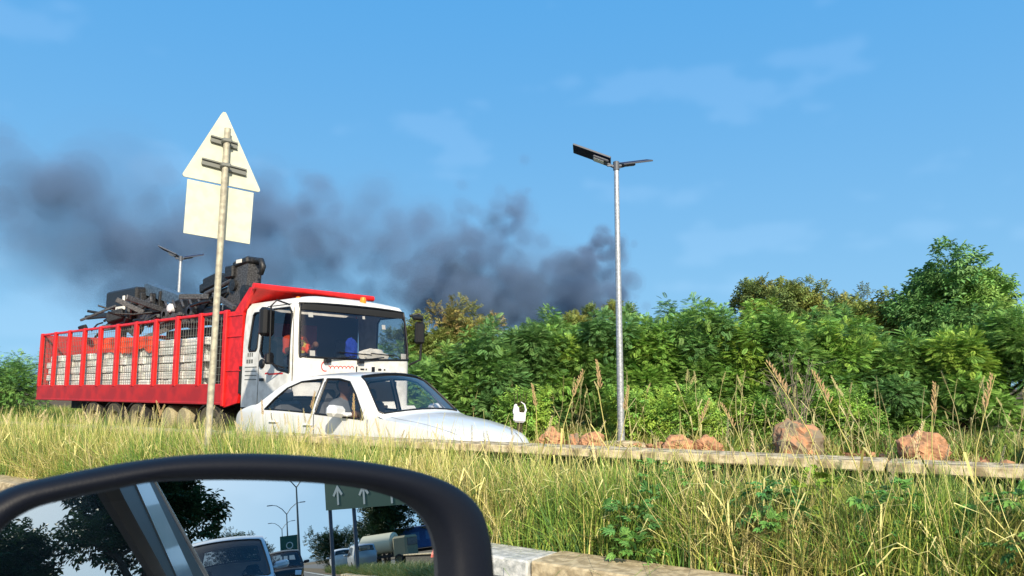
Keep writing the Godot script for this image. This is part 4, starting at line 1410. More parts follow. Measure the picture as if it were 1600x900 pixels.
func sprig_mesh() -> ArrayMesh:
	# a twig with ten oval leaves, one unit across
	var p := MB.new()
	for k in 10:
		var an := k * 2.4
		var a := Vector3(0.06 * k, 0.03 * k, 0)
		var dir := Vector3(0.55 + 0.25 * cos(an * 1.3), 0.35 * sin(an * 0.9), 0.9 * cos(an)).normalized()
		var ln := 0.30 + 0.08 * sin(k * 1.7)
		var side := dir.cross(Vector3(0.2 * sin(an), 1, 0.3 * cos(an * 2.0))).normalized() * ln * 0.24
		var fold := side.cross(dir).normalized() * ln * 0.06
		var tip := a + dir * ln - Vector3(0, 0.06, 0)
		var m := a + dir * ln * 0.5
		p.flat(a, m + side + fold, tip, Vector3.UP)
		p.flat(a, tip, m - side + fold, Vector3.UP)
	return p.mesh()

func palmate_mesh() -> ArrayMesh:
	# broad soft leaf with pointed lobes
	var p := MB.new()
	for k in 7:
		var an := -1.5 + k * 0.5
		var ln := 0.55 - 0.10 * absf(k - 3)
		var dir := Vector3(cos(an), -0.10, sin(an))
		var side := Vector3(-sin(an), 0, cos(an)) * ln * 0.26
		var tip := dir * ln - Vector3(0, 0.08, 0)
		var m := dir * ln * 0.5 + Vector3(0, 0.03, 0)
		p.flat(Vector3.ZERO, m + side, tip, Vector3.UP)
		p.flat(Vector3.ZERO, tip, m - side, Vector3.UP)
	return p.mesh()

var FROND: ArrayMesh
var SPRIG: ArrayMesh
var PALM: ArrayMesh

func multimesh(me: Mesh, xfs: Array, cols: Array) -> MultiMesh:
	var mm := MultiMesh.new()
	mm.transform_format = MultiMesh.TRANSFORM_3D
	mm.use_colors = true
	mm.mesh = me
	mm.instance_count = xfs.size()
	for k in xfs.size():
		mm.set_instance_transform(k, xfs[k])
		mm.set_instance_color(k, cols[k])
	return mm

func put_multi(called: String, mm: MultiMesh, m: Material, parent: Node) -> MultiMeshInstance3D:
	var o := MultiMeshInstance3D.new()
	o.multimesh = mm
	o.material_override = m
	o.name = called if parent != self else numbered(called)
	if called == "crown":
		o.set_meta("kind", "stuff")
	parent.add_child(o, true)
	return o

func crown(parent: Node, lobes: Array, count: int, me: Mesh, size: float, tones: Array, sd: int) -> void:
	# leaves spread through the outer part of every lobe; each lobe and each leaf has a tone of its own
	var r := RandomNumberGenerator.new()
	r.seed = sd
	var xfs := []
	var cols := []
	var vol := 0.0
	for l in lobes:
		vol += l[1].x * l[1].z + 0.02
	for l in lobes:
		var c: Vector3 = l[0]
		var rad: Vector3 = l[1]
		var tone: Color = tones[r.randi() % tones.size()]
		var many := int(count * (rad.x * rad.z + 0.02) / vol)
		for k in many:
			var d := Vector3(r.randfn(), r.randfn() * 0.9 + 0.25, r.randfn()).normalized()
			var q := pow(r.randf(), 0.4) * 1.08
			var p := c + Vector3(d.x * rad.x, d.y * rad.y, d.z * rad.z) * q
			if p.y < 0.05:
				continue
			var out := (d + Vector3(r.randfn(), r.randfn() * 0.5, r.randfn()) * 0.45)
			out.y *= 0.55
			out = out.normalized()
			var up := (Vector3.UP + Vector3(r.randfn(), 0, r.randfn()) * 0.35).normalized()
			var z := out.cross(up).normalized()
			var s := size * r.randf_range(0.65, 1.25)
			xfs.append(Transform3D(Basis(out, z.cross(out), z) * s, p))
			var v := r.randf_range(0.72, 1.32)
			var yel := r.randf_range(0.9, 1.2)
			cols.append(Color(tone.r * v * yel, tone.g * v, tone.b * v))
	put_multi("crown", multimesh(me, xfs, cols), M.leaf, parent)

func bush(called: String, label: String, cat: String, group: String, X: float, Z: float, hw: float, h: float, me: Mesh, size: float, tones: Array, count: int, sd: int, stems := 5, lift := 0.0, bark: Material = null) -> Node3D:
	var t := thing(called, label, cat, at(X, 0, Z), group)
	var r := RandomNumberGenerator.new()
	r.seed = sd
	var lobes := []
	var n := 15
	for k in n:
		var f := (k + 0.5) / n
		var y := lift + (h - lift) * (0.10 + 0.78 * pow(f, 0.8))
		var spread := hw * sqrt(maxf(0.05, 1.0 - pow((y - lift) / (h - lift), 2.4))) * 0.78
		var an := k * 2.399 + r.randf() * 0.8
		var q := sqrt(r.randf())
		var rr := hw * r.randf_range(0.26, 0.42)
		var top := h - y
		lobes.append([Vector3(cos(an) * spread * q, y, sin(an) * spread * q * 0.8), Vector3(rr, minf(rr * 0.75, maxf(top, 0.25)), rr)])
	for k in 7:
		var an := r.randf() * TAU
		var rr := hw * r.randf_range(0.10, 0.20)
		lobes.append([Vector3(cos(an) * hw * r.randf_range(0.1, 0.95), h * r.randf_range(0.78, 1.02) + 0.1, sin(an) * hw * 0.6), Vector3(rr, rr * 1.5, rr)])
	var wood := MB.new()
	for k in stems:
		var l: Array = lobes[(k * 3 + 1) % n]
		var base := Vector3(r.randfn() * 0.12 * hw * 0.4, -0.05, r.randfn() * 0.1)
		var tip: Vector3 = l[0]
		var mid := base.lerp(tip, 0.5) + Vector3(r.randfn(), 0, r.randfn()) * 0.15 + Vector3(0, 0.1 * h, 0)
		var w := 0.035 + 0.012 * h if lift < 0.8 else 0.05 + 0.018 * h
		tube(wood, [base, base.lerp(mid, 0.55), mid, tip], [w, w * 0.8, w * 0.55, w * 0.25], 7)
		for j in 2:
			var l2: Array = lobes[(k * 3 + 2 + j * 4) % n]
			tube(wood, [mid, mid.lerp(l2[0], 0.5) + Vector3(0, 0.12, 0), l2[0]], [w * 0.45, w * 0.3, w * 0.12], 5)
	put("trunk" if stems <= 2 else "stems", wood, bark if bark else M.bark, t)
	crown(t, lobes, count, me, size, tones, sd + 500)
	return t

func scrub() -> void:
	FROND = frond_mesh()
	SPRIG = sprig_mesh()
	PALM = palmate_mesh()
	var bright := [Color(0.20, 0.38, 0.07), Color(0.17, 0.34, 0.07), Color(0.26, 0.42, 0.07)]
	var mid := [Color(0.15, 0.31, 0.075), Color(0.18, 0.34, 0.08), Color(0.13, 0.28, 0.09)]
	var deep := [Color(0.11, 0.23, 0.07), Color(0.12, 0.25, 0.07)]
	var brown := [Color(0.21, 0.22, 0.06), Color(0.17, 0.20, 0.055), Color(0.25, 0.22, 0.08)]
	var olive := [Color(0.17, 0.23, 0.06), Color(0.14, 0.21, 0.07), Color(0.21, 0.25, 0.06)]
	var grey := [Color(0.13, 0.16, 0.10), Color(0.10, 0.14, 0.08), Color(0.09, 0.13, 0.06)]
	var G1 := "feathery shrubs in the scrub behind the lamp"
	# front row, about 20 m off
	var A := [
		[-2.3, -21.0, 1.5, 1.95, mid, "low green feathery shrub showing above the sedan's bonnet beside the cab"],
		[-0.7, -20.6, 1.5, 2.5, mid, "green feathery shrub behind the sedan's windscreen, right of the brown tree"],
		[0.6, -20.8, 1.3, 2.9, deep, "dark green shrub standing behind the white plastic bag"],
		[1.5, -21.2, 1.4, 2.75, bright, "bright green feathery shrub left of the lamp pole"],
		[2.7, -20.4, 1.3, 3.2, mid, "green feathery shrub directly behind the lamp pole"],
		[3.8, -20.6, 1.4, 2.85, bright, "bright green feathery shrub just right of the lamp pole"],
		[5.0, -20.2, 1.4, 3.2, mid, "green feathery shrub behind the low rock heap"],
		[6.1, -20.0, 1.4, 2.95, bright, "bright layered shrub below the tall olive tree"],
		[7.2, -19.6, 1.4, 2.75, mid, "green shrub behind the largest boulder"],
		[8.3, -19.4, 1.3, 2.75, bright, "bright green shrub right of the bare dry bush"],
		[9.4, -18.8, 1.4, 2.3, mid, "green shrub beneath the two dark distant trees"],
		[10.6, -18.2, 1.4, 2.5, bright, "bright green shrub below the pair of tall roadside trees"],
		[12.0, -18.0, 1.5, 3.2, mid, "green shrub at the far right end of the scrub"],
		[-19.5, -29.0, 2.2, 2.2, mid, "green shrub standing left of the truck's tailgate"],
		[-23.0, -31.0, 2.4, 2.6, deep, "dark green shrub at the far left beyond the truck"],
		[-26.5, -34.0, 2.6, 2.4, bright, "bright green shrub at the left edge beyond the truck"]]
	for k in A.size():
		var e: Array = A[k]
		bush("scrub_shrub", e[5], "shrub", G1, e[0], e[1], e[2], e[3], FROND, 0.18, e[4], 8800, 100 + k)
	# second row
	var B := [
		[-3.2, -27.5, 1.5, 3.55, olive, "brownish small tree right beside the truck's far mirror", SPRIG],
		[-1.7, -28.5, 2.1, 4.0, brown, "rounded golden-brown tree between the cab and the green scrub", SPRIG],
		[0.4, -25.5, 1.6, 2.9, deep, "dark shrub filling the dip right of the golden-brown tree", SPRIG],
		[1.7, -25.5, 1.5, 3.55, mid, "green shrub top left of the golden-green bush", FROND],
		[2.9, -27.5, 1.5, 4.05, olive, "golden-green bush rising behind the lamp pole below the smoke", SPRIG],
		[4.6, -26.0, 1.7, 3.75, deep, "dark green shrub on the skyline right of the lamp", FROND],
		[6.4, -26.0, 1.7, 3.75, mid, "mid green shrub on the skyline left of the tall olive tree", FROND],
		[8.2, -24.5, 1.7, 3.65, bright, "bright green shrub at the foot of the tall olive tree", FROND],
		[10.2, -24.0, 1.7, 3.3, mid, "green shrub in front of the grey-leaved tree", FROND]]
	for k in B.size():
		var e: Array = B[k]
		bush("skyline_bush", e[5], "shrub", "bushes on the scrub's skyline", e[0], e[1], e[2], e[3], e[6], 0.20 if e[6] == FROND else 0.25, e[4], 7000, 200 + k)
	# taller trees behind
	var C := [
		[12.0, -36.0, 2.1, 6.35, olive, "tall olive-green tree rising highest above the scrub", 2600, 2, 2.2],
		[14.6, -38.0, 1.6, 6.15, olive, "slimmer airy tree just right of the tall olive tree", 1200, 2, 3.2],
		[17.4, -41.0, 2.7, 5.9, grey, "grey-leaved tree with bare pale branches on the skyline", 1700, 3, 2.2],
		[20.6, -44.0, 2.4, 5.3, deep, "dark green tree right of the grey-leaved tree", 2200, 2, 1.6],
		[23.2, -45.0, 2.6, 5.5, deep, "dark tree half hidden by the pair of tall roadside trees", 2200, 2, 1.6]]
	for k in C.size():
		var e: Array = C[k]
		bush("scrub_tree", e[5], "tree", "trees behind the scrub", e[0], e[1], e[2], e[3], SPRIG, 0.42, e[4], int(e[6] * 1.5), 300 + k, e[7], e[8], M.pale_bark if k == 2 else null)
	bush("roadside_tree", "taller and leafier of the pair of roadside trees beside the verge", "tree", "pair of tall roadside trees", 13.9, -24.0, 2.2, 4.9, SPRIG, 0.46, mid, 4200, 341, 2, 1.2)
	bush("roadside_tree", "shorter of the pair of roadside trees, nearer the tall olive tree", "tree", "pair of tall roadside trees", 12.2, -25.5, 1.6, 4.0, SPRIG, 0.44, olive, 2800, 342, 2, 1.2)
	# low plants in front of the scrub
	var D := [
		[2.9, -18.6, 0.9, 1.05, "low bright green bush at the foot of the lamp"],
		[4.2, -18.2, 1.0, 1.0, "low bright green bush behind the low rock heap"],
		[0.2, -19.2, 0.8, 0.95, "low green bush behind the small pale boulder"],
		[7.4, -17.4, 0.9, 0.95, "low green bush behind the largest boulder"],
		[6.0, -18.0, 0.8, 0.85, "low green bush between the rock heap and the largest boulder"]]
	for k in D.size():
		var e: Array = D[k]
		bush("low_bush", e[4], "bush", "low bushes along the far verge", e[0], e[1], e[2], e[3], SPRIG, 0.24, bright, 1300, 400 + k, 4)
	# bare dry shrub
	var t := thing("dry_shrub", "bare dry brown shrub in front of the green scrub, above the largest boulder", "shrub", at(6.35, 0, -17.2))
	var p := MB.new()
	var r := RandomNumberGenerator.new()
	r.seed = 8
	for k in 16:
		var a := Vector3(r.randfn() * 0.08, 0, r.randfn() * 0.08)
		var tip := Vector3(r.randfn() * 0.55, r.randf_range(1.2, 2.1), r.randfn() * 0.4)
		tube(p, [a, a.lerp(tip, 0.4) + Vector3(0, 0.2, 0), tip], [0.016, 0.011, 0.004], 4)
		for j in 4:
			var s := a.lerp(tip, 0.45 + 0.13 * j) + Vector3(0, 0.12, 0)
			tube(p, [s, s + Vector3(r.randfn() * 0.25, r.randf_range(0.1, 0.35), r.randfn() * 0.25)], [0.007, 0.003], 3)
	put("branches", p, M.pale_bark, t)

# ---------------------------------------------------------------- grass
func tuft_mesh(sd: int, blades: int, lean: float, width: float) -> ArrayMesh:
	var r := RandomNumberGenerator.new()
	r.seed = sd
	var p := MB.new()
	for k in blades:
		var base := Vector3(r.randfn() * 0.06, 0, r.randfn() * 0.06)
		var an := r.randf() * TAU
		var d := Vector3(cos(an), 0, sin(an))
		var h := r.randf_range(0.55, 1.0)
		var ln := absf(r.randfn()) * lean
		var side := d.cross(Vector3.UP) * width * r.randf_range(0.6, 1.3)
		var twist := (side + d * width * r.randfn() * 0.7)
		var prev := base
		var pw := twist
		for s in range(1, 5):
			var f := s / 4.0
			var q := base + Vector3(0, h * (f - 0.18 * ln * f * f), 0) + d * ln * h * f * f
			var w := twist * (1.0 - f * 0.92)
			if s < 4:
				p.quad(prev - pw, prev + pw, q + w, q - w, Vector3.UP + d * 0.4)
			else:
				p.flat(prev - pw, prev + pw, q, Vector3.UP + d * 0.4)
			prev = q
			pw = w
	return p.mesh()

func stalk_parts(sd: int, lean: float) -> Array:
	# a flowering stem one unit tall: [stem mesh, seed head mesh]
	var r := RandomNumberGenerator.new()
	r.seed = sd
	var s := MB.new()
	var pts := []
	for k in 7:
		var f := k / 6.0
		pts.append(Vector3(lean * f * f + 0.012 * sin(f * 9.0 + sd), f, 0.02 * sin(f * 5.0 + sd)))
	tube(s, pts, [0.0042, 0.004, 0.0037, 0.0032, 0.0027, 0.002, 0.0012], 4, false)
	for k in 3:
		var b: Vector3 = pts[1 + k]
		var an := r.randf() * TAU
		var d := Vector3(cos(an), 0, sin(an))
		var side := d.cross(Vector3.UP) * 0.006
		var m := b + d * 0.12 + Vector3(0, 0.14, 0)
		var tip := b + d * 0.30 + Vector3(0, 0.10, 0)
		s.quad(b - side, b + side, m + side, m - side, Vector3.UP)
		s.flat(m - side, m + side, tip, Vector3.UP)
	var h := MB.new()
	for k in 26:
		var f := 0.84 + 0.16 * k / 26.0
		var b := Vector3(lean * f * f, f, 0.02 * sin(f * 5.0 + sd))
		var an := k * 2.4
		var d := Vector3(cos(an), 2.4, sin(an)).normalized()
		var ln := 0.042 * (1.1 - 0.6 * (k / 26.0))
		var side := d.cross(Vector3(0.3, 0.2, 1)).normalized() * 0.0035
		h.flat(b, b + d * ln * 0.6 + side, b + d * ln, Vector3.UP)
		h.flat(b, b + d * ln, b + d * ln * 0.6 - side, Vector3.UP)
	return [s.mesh(), h.mesh()]

func grass() -> void:
	var r := RandomNumberGenerator.new()
	r.seed = 99
	var tufts := [tuft_mesh(1, 11, 0.35, 0.0055), tuft_mesh(2, 12, 0.8, 0.0055), tuft_mesh(3, 9, 0.2, 0.005)]
	var straw := [Color(0.54, 0.47, 0.17), Color(0.46, 0.42, 0.13), Color(0.58, 0.50, 0.25), Color(0.38, 0.38, 0.10)]
	var green := [Color(0.15, 0.27, 0.045), Color(0.23, 0.34, 0.06), Color(0.09, 0.19, 0.05), Color(0.30, 0.37, 0.075)]
	var patch := FastNoiseLite.new()
	patch.seed = 14
	patch.frequency = 0.7
	for v in 3:
		var xfs := []
		var cols := []
		for k in 4200:
			var a := r.randf_range(-15.0, 3.2)
			var l := -5.03 - pow(r.randf(), 0.9) * 1.32 - 0.03 * (a + 4.0) * (1.0 if a > -4 else 0.0)
			var nv := patch.get_noise_2d(a, l * 1.5)
			var h := r.randf_range(0.42, 0.80) * (1.0 + 0.35 * nv) * smoothstep(-4.9, -5.35, l) * (1.0 - 0.34 * smoothstep(-5.7, -6.3, l) * smoothstep(-5.4, -3.6, a)) + 0.13
			if a < -6.2:
				h *= 1.08
			var dry := r.randf() + nv * 0.9 < (0.50 if a < -3.6 else 0.36) if a < -2.2 else r.randf() + nv * 0.9 < 0.34
			var c: Color = (straw if dry else green)[r.randi() % 4]
			var tilt := Basis(Vector3(r.randfn(), 0, r.randfn()).normalized(), absf(r.randfn()) * 0.20)
			xfs.append(Transform3D(tilt * Basis(Vector3.UP, r.randf() * TAU) * Basis.from_scale(Vector3(0.9, h, 0.9)), road(a, 0.03, l)))
			var q := r.randf_range(0.6, 1.3)
			cols.append(Color(c.r * q, c.g * q, c.b * q))
		var o := put_multi(["median_grass", "median_straw_grass", "median_fine_grass"][v], multimesh(tufts[v], xfs, cols), M.grass, self)
		o.set_meta("kind", "stuff")
		tag(o, ["tall mixed green grass filling the median in front of the wall", "leaning straw-coloured grass tangled through the median", "fine upright grass blades among the median's tufts"][v], "grass")
	# flowering stems by the hundred
	for v in 3:
		var st := stalk_parts(20 + v, [0.12, 0.30, -0.2][v])
		var xfs := []
		var cols := []
		for k in 360:
			var a := r.randf_range(-14.0, 3.0)
			var l := -5.1 - r.randf() * 1.2
			var h := r.randf_range(0.62, 1.02)
			xfs.append(Transform3D(Basis(Vector3(r.randfn(), 0, r.randfn()).normalized(), absf(r.randfn()) * 0.22) * Basis(Vector3.UP, r.randf() * TAU) * Basis.from_scale(Vector3.ONE * h), road(a, 0.05, l)))
			var q := r.randf_range(0.8, 1.2)
			cols.append(Color(0.66 * q, 0.60 * q, 0.24 * q))
		var o := put_multi("straw_stems", multimesh(st[0], xfs, cols), M.grass, self)
		o.set_meta("kind", "stuff")
		tag(o, ["slender straw stems standing out of the median grass", "leaning straw stems crossing over the median grass", "straw stems bent back over the median grass"][v], "grass")
		xfs = xfs.slice(0, 70)
		cols = cols.slice(0, 70)
		for k in cols.size():
			cols[k] = Color(cols[k].r * 0.80, cols[k].g * 0.72, cols[k].b * 1.1)
		var o2 := put_multi("seed_heads", multimesh(st[1], xfs, cols), M.grass, self)
		o2.set_meta("kind", "stuff")
		tag(o2, ["small feathery seed heads on the slender stems", "feathery seed heads on the leaning stems", "feathery seed heads on the bent stems"][v], "grass")
	# single tall stems that stand clear of the rest
	var S := [
		[-3.05, -6.0, 1.50, -0.06, 0.5, "tall straw stem crossing in front of the scrub left of the lamp"],
		[-3.55, -5.9, 1.42, 0.20, 2.0, "leaning straw stem rising beside the white plastic bag"],
		[-3.75, -6.1, 1.30, -0.10, 4.0, "upright straw stem just left of the white plastic bag"],
		[-2.9, -5.8, 1.28, 0.10, 1.2, "straw stem with a brown head rising over the small pale boulder"],
		[-1.72, -5.9, 1.15, -0.25, 0.2, "drooping brown-headed stem between the rock heap and the largest boulder"],
		[-1.15, -5.7, 1.45, -0.30, 0.4, "long straw stem leaning left in front of the largest boulder"],
		[-0.95, -5.7, 1.38, -0.24, 0.6, "straw stem leaning left at the right edge of the largest boulder"],
		[-0.62, -5.9, 1.30, 0.05, 1.9, "thick yellow stem standing upright right of the largest boulder"],
		[-0.40, -5.6, 1.35, 0.15, 0.1, "yellow stem leaning right beyond the thick upright stem"],
		[-6.9, -6.0, 1.22, 0.10, 2.2, "thin brown-headed stem in front of the sedan's windscreen"],
		[-6.2, -6.05, 1.20, 0.02, 0.9, "brown-headed stem in front of the sedan's bonnet"],
		[-7.6, -6.0, 1.12, -0.02, 3.0, "slender stem in front of the sedan's front door"],
		[-9.3, -5.9, 1.10, -0.22, 0.3, "pale leaning stem in front of the truck's rear wheels"],
		[-9.6, -5.8, 1.05, 0.2, 1.0, "pale stem in front of the truck's red side board"],
		[-2.35, -5.8, 1.18, 0.22, 5.0, "straw stem leaning right in front of the low rock heap"],
		[0.2, -5.6, 1.30, -0.1, 0.7, "tall yellow stem standing at the sunny end of the median"]]
	for k in S.size():
		var e: Array = S[k]
		var t := thing("grass_stem", e[5], "grass stem", Transform3D(Basis(Vector3.UP, e[4]) * Basis.from_scale(Vector3(1.25, 1.0, 1.25) * e[2]), road(e[0], 0.03, e[1])), "tall flowering grass stems")
		t.rotation.y = deg_to_rad(-34.0) * 0.5
		t.scale = Vector3(1.0, 1.0, 1.0) * e[2]
		var sp := stalk_parts(60 + k, e[3])
		put_mesh("stem", sp[0], flat_mat(Color(0.74, 0.70, 0.42), 0.7), t)
		put_mesh("seed_head", sp[1], flat_mat(Color(0.62, 0.52, 0.38), 0.8), t)
	# broad-leaved weeds in the right part of the median
	var W := [[-1.75, -5.45, "broad-leaved green weed low in the grass under the rock heap"], [-1.45, -5.3, "broad-leaved weed with large pale leaves in the middle of the median grass"], [-1.25, -5.65, "yellow-green climbing weed below the wall coping"], [-0.85, -5.35, "bluish green weed low in the grass below the largest boulder"], [-2.35, -5.15, "small bright green weed beside the kerb stones"], [-0.35, -5.5, "broad-leaved green weed in the right-hand median grass"], [0.05, -5.2, "leafy weed near the kerb at the sunny end of the median"]]
	for k in W.size():
		var e: Array = W[k]
		var t := thing("broadleaf_weed", e[2], "weed", Transform3D(Basis.IDENTITY, road(e[0], 0.03, e[1])), "broad-leaved weeds in the median")
		var lobes := []
		for j in 5:
			lobes.append([Vector3(r.randfn() * 0.12, 0.18 + j * 0.11, r.randfn() * 0.10), Vector3(0.17, 0.10, 0.15)])
		var wood := MB.new()
		for j in 3:
			tube(wood, [Vector3.ZERO, Vector3(r.randfn() * 0.05, 0.3, r.randfn() * 0.05), lobes[4 - j][0]], [0.008, 0.006, 0.003], 4)
		put("stems", wood, flat_mat(Color(0.35, 0.45, 0.15), 0.7), t)
		crown(t, lobes, 90, PALM, 0.15, [Color(0.09, 0.24, 0.07), Color(0.12, 0.28, 0.06)] if k != 2 else [Color(0.24, 0.38, 0.05)], 700 + k)
	# sparse growth on the far verge and the ground behind it
	var tv := tuft_mesh(9, 12, 0.5, 0.010)
	var xfs2 := []
	var cols2 := []
	for k in 5200:
		var a := r.randf_range(-60.0, 14.0)
		var l := -14.7 - pow(r.randf(), 0.7) * 5.5
		var h := r.randf_range(0.18, 0.55) * smoothstep(-14.6, -16.5, l) + 0.10
		var c: Color = (straw if r.randf() < 0.30 else green)[r.randi() % 4]
		xfs2.append(Transform3D(Basis(Vector3.UP, r.randf() * TAU) * Basis.from_scale(Vector3(1.3, h, 1.3)), road(a, 0.0, l)))
		cols2.append(Color(c.r * 0.65, c.g * 0.68, c.b * 0.65))
	var vg := put_multi("verge_grass", multimesh(tv, xfs2, cols2), M.grass, self)
	vg.set_meta("kind", "stuff")
	tag(vg, "patchy green and dry grass on the far verge around the boulders", "grass")
	var st2 := stalk_parts(90, 0.15)
	xfs2 = []
	cols2 = []
	for k in 150:
		var h := r.randf_range(0.8, 1.7)
		xfs2.append(Transform3D(Basis(Vector3(r.randfn(), 0, r.randfn()).normalized(), absf(r.randfn()) * 0.15) * Basis(Vector3.UP, r.randf() * TAU) * Basis.from_scale(Vector3(1.25, 1.0, 1.25) * h), road(r.randf_range(-14.0, 3.0), 0.0, r.randf_range(-15.6, -18.5))))
		cols2.append(Color(0.46, 0.42, 0.20))
	for q in 2:
		var dv := put_multi(["verge_stems", "verge_seed_heads"][q], multimesh(st2[q], xfs2, cols2), M.grass, self)
		dv.set_meta("kind", "stuff")
		tag(dv, ["dry straw stems standing on the far verge in front of the scrub", "dry seed heads on the far verge's stems"][q], "grass")
	# the snagged bag
	var t := thing("plastic_bag", "white plastic carrier bag snagged on dry stalks beyond the sedan's bonnet", "plastic bag", at(0.15, 0.0, -15.6))
	var b := MB.new()
	box(b, Transform3D(Basis(Vector3.BACK, -0.08), Vector3(0.0, 0.71, 0)), Vector3(0.24, 0.20, 0.12), 0.04)
	blob(b, at(-0.07, 0.83, 0), Vector3(0.06, 0.13, 0.05), 0.2, 1.3, 5, 16, 10)
	tube(b, [Vector3(0.09, 0.76, 0), Vector3(0.13, 0.86, 0.01), Vector3(0.10, 0.97, 0.0), Vector3(0.03, 1.02, 0)], [0.026, 0.018, 0.012, 0.006], 8)
	put("bag", b, M.bag, t)
	b = MB.new()
	for k in 5:
		tube(b, [Vector3(-0.05 + 0.03 * k, 0, 0.02 * k), Vector3(-0.04 + 0.02 * k, 0.7, -0.05), Vector3(-0.12 + 0.07 * k, 1.2 + 0.08 * (k % 2), -0.05)], [0.012, 0.010, 0.004], 5)
	put("dry_stalks", b, M.bark, t)

# ---------------------------------------------------------------- smoke
func smoke() -> void:
	var t := Node3D.new()
	t.name = "smoke"
	t.set_meta("kind", "stuff")
	add_child(t)
	tag(t, "dark smoke plume drifting left across the sky behind the scrub", "smoke")
	var mats := {}
	var r := RandomNumberGenerator.new()
	r.seed = 2024
	# clusters: centre x, centre height, half width, half height, how many, density, puff radius (metres, 260 m away)
	var C := [
		[0.0, 34, 34, 11.5, 210, 0.042, 3.0], [-22, 33, 13, 9, 34, 0.038, 4.0], [27, 34, 13, 9.5, 90, 0.052, 2.4], [27, 45, 5.2, 7.0, 46, 0.10, 1.8], [29, 51, 2.6, 2.6, 9, 0.09, 1.5],
		[38, 28, 5, 4, 9, 0.04, 2.2], [12, 39, 13, 5, 16, 0.036, 3.0],
		[-6, 53, 14, 10, 66, 0.027, 2.8], [0, 62, 6, 7, 22, 0.034, 2.2], [-24, 47, 12, 10, 30, 0.020, 3.6],
		[-50, 51, 26, 13, 100, 0.014, 3.6], [-76, 62, 17, 13, 66, 0.018, 3.4], [-65, 42, 30, 14, 36, 0.010, 5.2],
		[-102, 60, 20, 14, 30, 0.016, 5.4], [-122, 58, 16, 13, 22, 0.016, 5.4], [-118, 40, 26, 13, 22, 0.011, 6.6],
		[-146, 58, 20, 17, 20, 0.015, 6.6], [-168, 56, 18, 20, 16, 0.013, 7.0]]
	C.append_array([[2, 34, 34, 9, 22, 0.008, 9.0], [26, 33, 12, 8, 8, 0.010, 6.0], [-4, 50, 15, 11, 10, 0.005, 7.0], [-52, 49, 30, 14, 18, 0.003, 11.0], [-90, 54, 30, 18, 18, 0.0034, 12.0], [-130, 52, 30, 20, 16, 0.0034, 12.0], [-165, 54, 22, 22, 10, 0.0034, 12.0]])
	for e in C:
		for soft in 2:
			var m := FogMaterial.new()
			m.density = e[5] * (0.42 if soft else 1.35)
			m.albedo = Color(0.53, 0.64, 0.79)
			mats["%s%d" % [e, soft]] = m
		for k in e[4]:
			var rad: float = e[6] * r.randf_range(0.5, 1.5)
			var d := Vector2.from_angle(r.randf() * TAU) * pow(r.randf(), 0.55) * 1.02
			var pos := Vector3(e[0] + clampf(d.x, -1.1, 1.1) * e[2], e[1] + clampf(d.y, -1.05, 1.05) * e[3], -265.0 + clampf(r.randfn(), -2.0, 2.0) * 26.0)
			var sz := Vector3(rad * r.randf_range(1.7, 2.7), rad * r.randf_range(1.5, 2.2), rad * 2.0)
			var turn := r.randfn() * 0.6
			for soft in 2:
				var f := FogVolume.new()
				f.shape = RenderingServer.FOG_VOLUME_SHAPE_ELLIPSOID
				f.size = sz * (1.32 if soft else 0.9)
				f.material = mats["%s%d" % [e, soft]]
				f.position = pos
				f.rotation.z = turn
				f.name = "smoke_puff"
				t.add_child(f, true)

